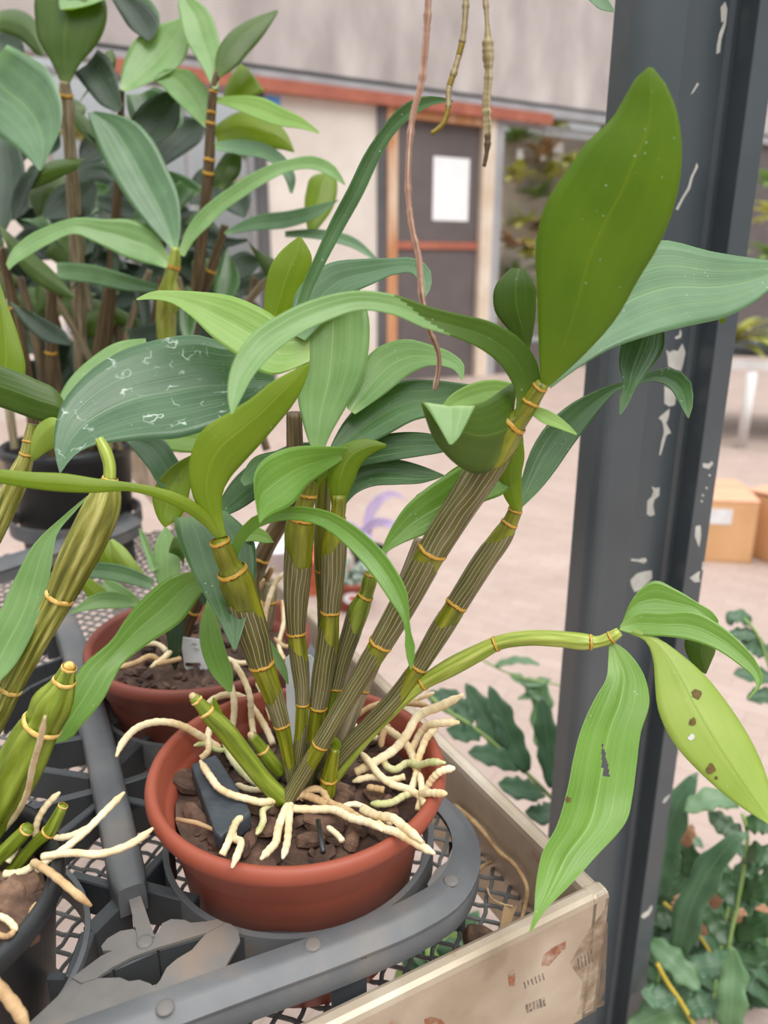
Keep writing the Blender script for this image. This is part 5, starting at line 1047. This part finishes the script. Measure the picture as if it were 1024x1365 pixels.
# ================================================================ smaller pots further along the bench
PS = G(470, 808, 0); s_ = 31 * proj(PS)[2] / F / .0905
SU = empty('potted_succulent', PS, 'small terracotta coloured pot of grey green succulent with a red and white sticker', 'potted plant')
potmesh(SU, PS, M['terracotta'], s=s_)
mb = MB(); rnd = random.Random(4); q_ = s_ / .4
for i in range(70):
    a = rnd.uniform(0, 6.28); r = .03 * q_ * math.sqrt(rnd.random()); p = PS + Vector((r * math.cos(a), r * math.sin(a), .125 * s_ + rnd.uniform(-.006, .022) * q_))
    v, f, uv = lathe(p, [(r_ * q_, z_ * q_) for r_, z_ in ((1e-4, -.005), (.004, -.002), (.0045, .001), (.002, .005), (1e-4, .0055))], 8); mb.add(v, f, uv)
tag(mb.build('foliage', M['sedum'], SU), kind='stuff')
barkfill(SU, PS, .031 * q_, .108 * s_, 20, 23, .003 * q_)
q = PS + Vector((0, -.0345 * q_, .028 * q_)); mb = MB(); v, f = prism([q + Vector((.012 * math.cos(a), 0, .008 * math.sin(a))) * q_ for a in [i * .524 for i in range(12)]], (0, .004 * q_, 0)); mb.add(v, f); fixn(mb.build('sticker', M['white_plastic'], SU, False))
mb = MB(); v, f = prism([q + Vector((.002 + .006 * math.cos(a), -.0006, .001 + .004 * math.sin(a))) * q_ for a in [i * .524 for i in range(12)]], (0, .002, 0)); mb.add(v, f); fixn(mb.build('red_mark', M['red'], SU, False))
PO = G(414, 788, 0); o_ = proj(PO)[2] / F * 27 / .049; prof = [(r * o_, z * o_ * .95) for r, z in [(0, .002), (.030, 0), (.032, .003), (.043, .088), (.047, .09), (.049, .094), (.049, .108), (.045, .110), (.042, .1), (.036, .03), (0, .03)]]
TP = empty('tall_flower_pot', PO, 'taller orange terracotta pot behind the upright canes', 'flower pot'); v, f, uv = lathe(PO, prof, 64); mb = MB(); mb.add(v, f, uv); fixn(mb.build('pot', noisy('orange_terracotta', (206, 112, 76), (214, 124, 86), 10, .6), TP))
mb = MB()
PW = G(368, 752, 0); o_ = proj(PW)[2] / F * 38 / .070; v, f, uv = lathe(PW, [(r * o_, z * o_) for r, z in [(0, .004), (.05, .002), (.055, .0), (.066, .05), (.070, .052), (.070, .056), (.064, .056), (.058, .01), (0, .01)]], 48); mb.add(v, f, uv)
tag(fixn(mb.build('white_dish', M['white_plastic'], None)), 'white plastic dish on the floor beyond the rear terracotta pot', 'dish')
PU = G(492, 764, 0); DP = proj(PU)[2] - .06; PP = empty('purple_leaved_plant', PU, 'purple leaved plant in the distance on the floor behind the succulent pot', 'potted plant')
potmesh(PP, PU, M['black_plastic'], s=26 * DP / F / .0905)
pl = lambda rows, mat=None: leaf(PP, rows, 't', M['purple'], nv=14, nu=7, dscale=2)
for rows in ([(495,730,0,4,4),(490,700,0,6,6),(500,672,-.03,7,7),(522,658,-.06,4,4),(540,664,-.08,1,1)], [(490,735,0,3,3),(484,712,0,6,6),(502,696,-.04,6,6),(525,700,-.08,5,5),(545,712,-.1,1,1)], [(490,735,0,4,4),(475,708,0,7,7),(462,700,-.03,6,6),(452,712,-.06,1,1)]):
    pl([(a, b, (DP + c) / 2, w1, w2) for a, b, c, w1, w2 in rows])
leaf(PP, [(490,738,DP/2,3,3),(478,724,DP/2,6,6),(465,720,DP/2,6,6),(455,730,DP/2,1,1)], 't', 'dark', nv=14, nu=7, dscale=2)
# ================================================================ ferns on the ground beside the bench
def pinna(mb, pts, d0, w, seed, droop=0):
    """wavy edged strap between pixel points at a depth, as a curved sheet"""
    A = spline([(x, y, q) for x, y, q in pts], 18, 2); rnd = random.Random(seed); ph = rnd.uniform(0, 6); v = []; f = []; uv = []
    P_ = [W(x, y, q) for x, y, q in A]; nu = 5
    for j, p in enumerate(P_):
        t = (P_[min(j+1, 17)] - P_[max(j-1, 0)]).normalized(); X = t.cross((EYE - p).normalized() * .8 + Vector((0, 0, .6))).normalized(); N_ = X.cross(t)
        s = j / 17; ww = w * min(1, .35 + s * 3.2) * (1 - max(0, (s - .6) / .4) ** 2.2) + .0008
        for i in range(nu):
            u = i / (nu - 1) * 2 - 1; e_ = 1 + .16 * math.sin(s * 21 + ph + (1.5 if u > 0 else 0))
            v.append(p + X * (u * ww * e_) + N_ * (.25 * ww * abs(u) + .1 * ww * abs(u) * math.sin(s * 21 + ph))); uv.append((i / (nu - 1), .2 + .8 * s))
    for j in range(17):
        for i in range(nu - 1): q = j * nu + i; f.append((q, q + 1, q + nu + 1, q + nu))
    mb.add(v, f, uv)
def thick(o, t=.0006): m_ = o.modifiers.new('thickness', 'SOLIDIFY'); m_.thickness = t; return o
def frond(parent, stalk, pins, mat, wst=.0022, rmat='rachis'):
    mb = MB()
    for i, (pts, w) in enumerate(pins): pinna(mb, pts, 0, w, i * 7 + int(pts[0][0]))
    o = thick(mb.build('frond', M[mat], parent))
    if stalk:
        A = [W(*q) for q in spline(stalk, 24, 2)]; v, f, uv = tube(A, [wst] * 24, 8); m_ = MB(); m_.add(v, f, uv); m_.build('stalk', M[rmat], o)
    return o
FB = W(770, 1110, 1.02); FA = empty('fern', (FB.x, FB.y, 0), 'blue green fern with long lobed fronds between bench edge and steel post', 'fern')
d = 1.02
pin = [([(702,1029,d),(672,965,d+.01),(652,914,d+.02)],.0155), ([(672,1002,d),(645,955,d+.01),(621,911,d+.02)],.015), ([(628,966,d),(608,940,d+.01),(586,918,d+.02)],.013), ([(738,1050,d),(730,990,d+.01),(722,928,d+.02)],.014), ([(605,950,d),(590,935,d+.01),(568,925,d+.02)],.011),
 ([(690,1022,d),(660,1010,d-.02),(624,1003,d-.03)],.0135), ([(640,976,d),(618,978,d-.02),(595,972,d-.03)],.012), ([(724,1056,d),(700,1054,d-.02),(664,1044,d-.03)],.014), ([(745,1072,d),(730,1085,d-.02),(700,1082,d-.03)],.013)]
frond(FA, [(575,930,d),(587,941,d),(625,965,d),(672,1003,d),(732,1060,d+.01),(790,1130,d+.03),(815,1250,d+.06)], pin, 'fern', .0028)
d = 1.35
frond(FA, [(640,878,d),(690,902,d),(740,912,d),(790,930,d),(830,1000,d)], [([(680,898,d),(705,910,d),(735,905,d)],.008), ([(700,905,d),(715,925,d),(735,935,d)],.010), ([(690,905,d),(710,922,d),(690,932,d)],.008), ([(725,910,d),(722,960,d),(728,1010,d)],.017), ([(660,888,d),(690,880,d),(720,886,d)],.006)], 'fern_lt', .0018)
FB2 = W(950, 1330, 1.08); FC = empty('fern', (FB2.x, FB2.y, 0), 'dense wavy leaved fern growing below the post at the lower right', 'fern')
def strap(pts, w, mat='fern', stalk=None, **kw): return frond(FC, stalk, [(pts, w)], mat, **kw)
d = .98
strap([(903,1290,d+.02),(912,1240,d),(930,1190,d-.01),(955,1148,d-.02),(978,1122,d-.03),(998,1110,d-.03)], .0158)
strap([(880,1200,d+.08),(886,1140,d+.07),(900,1080,d+.06),(930,1030,d+.06)], .018)
strap([(985,1072,d+.03),(955,1064,d+.03),(930,1072,d+.03),(912,1082,d+.03)], .013, 'fern_lt'); strap([(984,1070,d+.03),(960,1066,d+.03),(925,1076,d+.03)], .010, 'fern_lt')
strap([(972,1380,d-.04),(976,1330,d-.04),(978,1290,d-.03),(976,1262,d-.03)], .0155, 'fern_lt')
strap([(866,1255,d+.02),(890,1275,d),(915,1300,d-.01),(934,1320,d-.02)], .0145, 'fern_lt'); strap([(930,1352,d),(895,1348,d),(860,1362,d),(835,1370,d)], .017, 'fern_lt')
strap([(975,1270,d+.02),(960,1285,d),(935,1290,d),(918,1300,d)], .014); strap([(918,1170,d+.1),(920,1145,d+.1),(918,1122,d+.1)], .012, 'fern_dk')
d = 1.02; st = [(968,1290,d),(974,1250,d),(984,1203,d),(992,1155,d),(996,1108,d),(990,1085,d)]
frond(FC, st, [([(992,1144,d),(1010,1140,d-.02),(1030,1150,d-.03)],.0145), ([(988,1194,d),(1010,1186,d-.02),(1034,1178,d-.03)],.0145), ([(980,1250,d),(1005,1238,d-.02),(1034,1220,d-.03)],.014), ([(994,1100,d),(1012,1098,d-.01),(1036,1106,d-.02)],.013), ([(985,1208,d),(968,1185,d+.01),(950,1148,d+.02)],.013), ([(972,1258,d),(958,1240,d+.01),(940,1206,d+.02)],.013), ([(990,1118,d),(972,1106,d+.01),(944,1082,d+.02)],.013), ([(976,1262,d),(1000,1275,d-.02),(1034,1268,d-.03)],.013)], 'fern_dk', .0026)
d = 1.12
frond(FC, [(950,1275,d),(931,1246,d),(905,1220,d),(885,1203,d)], [([(931,1246,d),(905,1255,d),(880,1245,d)],.014), ([(910,1226,d),(890,1225,d),(868,1232,d)],.013), ([(915,1230,d),(922,1210,d),(935,1200,d)],.012)], 'fern_dk', .0024, 'rachis_y')
d = .96
frond(FC, [(876,1284,d),(890,1310,d),(908,1336,d),(928,1372,d)], [([(900,1324,d),(880,1330,d),(855,1322,d)],.013), ([(916,1350,d),(935,1340,d),(960,1345,d)],.013)], 'fern', .0030, 'rachis_y')
rnd = random.Random(12)
for i in range(9):
    d = 1.14 + .03 * (i % 4); x = 872 + 20 * i + rnd.uniform(-8, 8); y = 1390; tx = x + rnd.uniform(-45, 50); ty = 1125 + rnd.uniform(0, 120); st = [(x, y, d), (x * .6 + tx * .4, (y + ty) / 2, d), (tx, ty, d)]; A = spline(st, 10, 2)
    pins = []
    for j in range(2, 10, 1 + i % 2):
        for s in (-1, 1): px, py = A[j][0], A[j][1]; l = 66 * (1 - .05 * j); pins.append(([(px, py, d), (px + s * l * .5, py - 24, d - .01), (px + s * l, py - 20 + rnd.uniform(-34, 10), d - .02 * s)], .0088))
    frond(FC, st, pins, 'fern_dk' if i % 2 else 'fern', .0022)
for x, y in ((955,1195),(986,1225),(1015,1220),(906,1205),(940,1230),(918,1113)):
    pinna_b = MB(); pinna(pinna_b, [(x - 6, y + 14, 1.06), (x, y, 1.05), (x + 5, y - 14, 1.05)], 0, .008, x); o = thick(pinna_b.build('dry_leaflet', M['dry_leaf'], FC))
FB3 = W(1030, 960, 1.15); FD = empty('fern', (FB3.x + .1, FB3.y, 0), 'curled green fern tips at the right edge, above the lower fern', 'fern'); d = 1.15
frond(FD, [(1070,1100,d),(1045,960,d),(1024,884,d),(1006,840,d),(992,824,d)], [([(1000,832,d),(985,822,d),(974,828,d),(976,834,d)],.010), ([(1008,846,d),(990,846,d),(970,848,d)],.010), ([(1020,872,d),(1000,858,d),(985,852,d)],.014), ([(1030,905,d),(1005,900,d),(978,898,d)],.012), ([(1038,930,d),(1020,928,d),(996,932,d)],.012), ([(1022,876,d),(1035,868,d),(1050,860,d)],.012)], 'fern', .0024)
# low growth seen through the wire mesh
for gi, (x, y, lab_) in enumerate(((600,1290,'leafy green plant on the ground below the bench, glimpsed through the mesh corner'), (690,1290,'low green fern on the ground under the bench corner'))):
    g0 = W(x, y, .85); U_ = empty('fern' if gi else 'ground_plant', (g0.x, g0.y, 0), lab_, 'plant')
    for i in range(16):
        mb = MB(); a = i * 2.4 + gi
        pinna(mb, [(x, y + 20, .86), (x + 30 * math.cos(a), y + (10 + 2 * i) * math.sin(a), .82), (x + (50 + 4 * i) * math.cos(a), y + (34 + 5 * i) * math.sin(a), .82)], 0, .015, i); thick(mb.build('leaf', M['bush_g' if i % 2 else 'fern'], U_))
    mb = MB(); v, f, uv = tube([(g0.x, g0.y, 0), (g0.x, g0.y, g0.z * .5), tuple(W(x, y + 20, .86))], [.006, .005, .003], 8); mb.add(v, f, uv); mb.build('stem', M['rachis'], U_)

# ================================================================ cardboard boxes on the floor
def box_open(c, sx, sy, h, yaw, label, flap=None):
    b = empty('cardboard_box', (c.x, c.y, 0), label, 'cardboard box', 'cardboard boxes on the floor'); rot = Matrix.Rotation(yaw, 3, 'Z'); m_ = MB(); t = .006
    def bx(p, a, bb, cc, m=0): m_.box(Vector((c.x, c.y, 0)) + rot @ Vector(p), a, bb, cc, rot, m)
    bx((0, 0, t / 2 + .002), sx, sy, t); bx((0, -sy / 2 + t / 2, h / 2), sx, t, h); bx((0, sy / 2 - t / 2, h / 2), sx, t, h); bx((-sx / 2 + t / 2, 0, h / 2), t, sy, h); bx((sx / 2 - t / 2, 0, h / 2), t, sy, h)
    m_.build('box_body', M['card'], b, False)
    for s in (-1, 1):
        m_ = MB(); r2 = rot @ Matrix.Rotation(s * R(-4), 3, 'X'); p = Vector((c.x, c.y, h + .004)) + rot @ Vector((0, s * sy / 2, 0)) - r2 @ Vector((0, s * sy * .245, 0)); m_.box(p, sx, sy * .49, .005, r2); m_.build('flap', M['card_in'], b, False)
    return b, rot
c0 = G(925, 748, 0); yaw = R(-8); rot = Matrix.Rotation(yaw, 3, 'Z')
cb = c0 + rot @ Vector((.06, .16, 0)); B1, rot = box_open(cb, .30, .32, .24, yaw, 'cardboard box with a white label on its side, nearer the steel post')
m_ = MB(); m_.box(Vector((cb.x, cb.y, 0)) + rot @ Vector((-.01, -.1612, .185)), .13, .0015, .06, rot); m_.build('label', M['white_plastic'], B1, False)
c1_ = G(1012, 770, 0); yaw2 = R(28); rot2 = Matrix.Rotation(yaw2, 3, 'Z'); cb2 = c1_ + rot2 @ Vector((.25, .14, 0)) + Vector((.10, 0, 0)); box_open(cb2, .36, .26, .25, yaw2, 'cardboard box partly cut off at the right edge of the picture')

# ================================================================ second bench far right with plants
q0 = G(988, 597, 0); B2 = empty('plant_bench', (q0.x + .5, q0.y, 0), 'white framed plant bench far behind the steel post at right', 'bench')
zt = W(1000, 492, proj(q0)[2]).z
m_ = MB(); v, f, uv = tube([(q0.x, q0.y, 0), (q0.x, q0.y, zt)], [.03, .03], 16); m_.add(v, f, uv); m_.build('leg', M['white_metal'], B2)
m_ = MB(); v, f, uv = tube([(q0.x + 1.2, q0.y - .3, 0), (q0.x + 1.2, q0.y - .3, zt)], [.03, .03], 16); m_.add(v, f, uv); m_.build('leg', M['white_metal'], B2)
m_ = MB(); m_.box((q0.x + .5, q0.y - .0, zt + .03), 1.6, .05, .05, Matrix.Rotation(R(-14), 3, 'Z')); m_.build('front_rail', M['white_metal'], B2, False)
m_ = MB(); m_.box((q0.x + .6, q0.y + .45, zt + .09), 1.7, .8, .03, Matrix.Rotation(R(-14), 3, 'Z')); m_.build('top', M['tray_dark'], B2, False)
def clump(name, c, n, L_, w, mat, label, cat='plant', up=.8, group=None, seed=0):
    """tuft of arching strap leaves rooted at c"""
    rnd = random.Random(seed); b = empty(name, c, label, cat, group)
    for i in range(n):
        a = rnd.uniform(0, 6.28); l = L_ * rnd.uniform(.6, 1.1); el = rnd.uniform(.3, 1.3) * up; P_ = []; p = Vector(c); nv, nu = 10, 5
        for j in range(nv):
            e_ = el - 1.1 * j / nv; P_.append(p.copy()); p = p + Vector((math.cos(a) * math.cos(e_), math.sin(a) * math.cos(e_), math.sin(e_))) * (l / nv)
        sd = Vector((-math.sin(a), math.cos(a), 0)); v = []; f = []; uv = []
        for j, q in enumerate(P_):
            s = j / (nv - 1); ww = w * (math.sin(math.pi * (.08 + .9 * s)) ** .8)
            for k in range(nu): u = k / (nu - 1) * 2 - 1; v.append(q + sd * (u * ww) + Vector((0, 0, .2 * ww * abs(u)))); uv.append((k / (nu - 1), s))
        for j in range(nv - 1):
            for k in range(nu - 1): z_ = j * nu + k; f.append((z_, z_ + 1, z_ + nu + 1, z_ + nu))
        m_ = MB(); m_.add(v, f, uv); thick(m_.build('leaf', M[mat], b), .001)
    return b
for i, (dx, dy) in enumerate(((.0, .35), (.5, .4), (1.0, .3))):
    clump('bench_plant', (q0.x + dx, q0.y + dy, zt + .125), 30, .40, .035, 'bush_y' if i != 1 else 'bush_g', ('leftmost', 'middle', 'rightmost')[i] + ' yellowish green plant on the far white bench', seed=i, group='plants on the far bench')
for i, (px, py, d) in enumerate(((1016,470,4.0),(1020,350,4.6),(1024,300,5.0),(1018,250,5.4))):
    if i: 
        c = W(px + 14, py, d); b = clump('hanging_plant', c, 16, .40, .03, 'bush_g' if i % 2 else 'bush_y', ('', 'lowest', 'middle', 'uppermost')[i] + ' hanging plant seen at the right edge beyond the steel post', seed=20 + i, group='hanging plants at the right')
        m_ = MB(); v, f, uv = tube([tuple(c), (c.x, c.y, 3.0)], [.004, .004], 6); m_.add(v, f, uv); m_.build('hanger', M['tan'], b)

# ================================================================ orchids on the mesh behind window two, and greenery outside window one
mb = MB(); wbox(mb, .6, 2.6, 0, 2.35, -.62, -.55); tag(mb.build('wall_outside', M['wall_low'], smooth=False), kind='structure')
def wp(px, py, off):
    p = P0 + WN * off; return PL(px, py, p, WN)
sp = [(690,190,'bush_g'),(720,215,'tan'),(742,175,'bush_y'),(690,240,'bush_y'),(715,265,'bush_g'),(735,240,'bush_y'),(700,300,'bush_y'),(684,330,'tan'),(725,310,'tan'),(705,345,'bush_y'),(688,375,'bush_g'),(730,360,'bush_g'),(702,400,'bush_y'),(740,400,'tan'),(690,430,'bush_g'),(755,220,'bush_y'),(755,290,'bush_g')]
words = ('with pale green leaves', 'dry and tan', 'with bright yellow leaves')
nm_ = ['first', 'second', 'third', 'fourth', 'fifth', 'sixth', 'seventh', 'eighth', 'ninth', 'tenth', 'eleventh', 'twelfth', 'thirteenth', 'fourteenth', 'fifteenth', 'sixteenth', 'seventeenth']
for i, (px, py, mt) in enumerate(sp):
    c = wp(px, py, -.42 + .16 * (i % 2)); look = {'bush_g': 'pale green', 'bush_y': 'yellow green', 'tan': 'dry tan'}[mt]
    b = clump('mounted_plant', c, 20, .36, .045, mt if mt != 'tan' else 'dry_leaf' if False else mt, '%s mounted plant behind the window right of the door' % look, up=.9, seed=50 + i, group='%s plants mounted behind the window' % look)
    m_ = MB(); t_ = P0 + WN * -.55; e_ = (c - t_).dot(WN); m_.box(c - WN * (e_ / 2), .01, e_, .01, WROT); m_.build('mount', M['tan'], b, False)
for i, (px, py, w_, h_, lb) in enumerate(((693,212,.07,.17,'narrow white tag hanging leftmost behind the window right of the door'), (725,205,.06,.13,'short white tag hanging in the middle behind the right window'), (744,208,.12,.26,'broad white tag hanging beside the tip of the big leaf'))):
    c = wp(px, py, -.2); m_ = MB(); m_.box(c, w_, .004, h_, WROT); o = tag(m_.build('hanging_tag', M['paper'], None, False), lb, 'tag')
    m_ = MB(); v, f, uv = tube([tuple(c + Vector((0, 0, h_ / 2))), (c.x, c.y, 2.36)], [.003, .003], 5); m_.add(v, f, uv); m_.build('string', M['tan'], o)
for i, (px, py) in enumerate(((110,190),(170,235),(330,215),(345,265),(230,280),(60,150),(200,180))):
    c = wp(px, py, -.9 - .3 * (i % 3)); clump('garden_shrub', c, 18, .35, .05, 'bush_g' if i % 3 else 'bush_y', 'pale green shrub outside the window left of the door', up=1.0, seed=90 + i, group='shrubs outside the left window')
    m_ = MB(); v, f, uv = tube([(c.x, c.y, 0), tuple(c)], [.02, .012], 8); m_.add(v, f, uv); m_.build('trunk', M['tan'], bpy.data.objects[-1] if False else [o for o in COL.objects if o.name.startswith('garden_shrub')][-1])
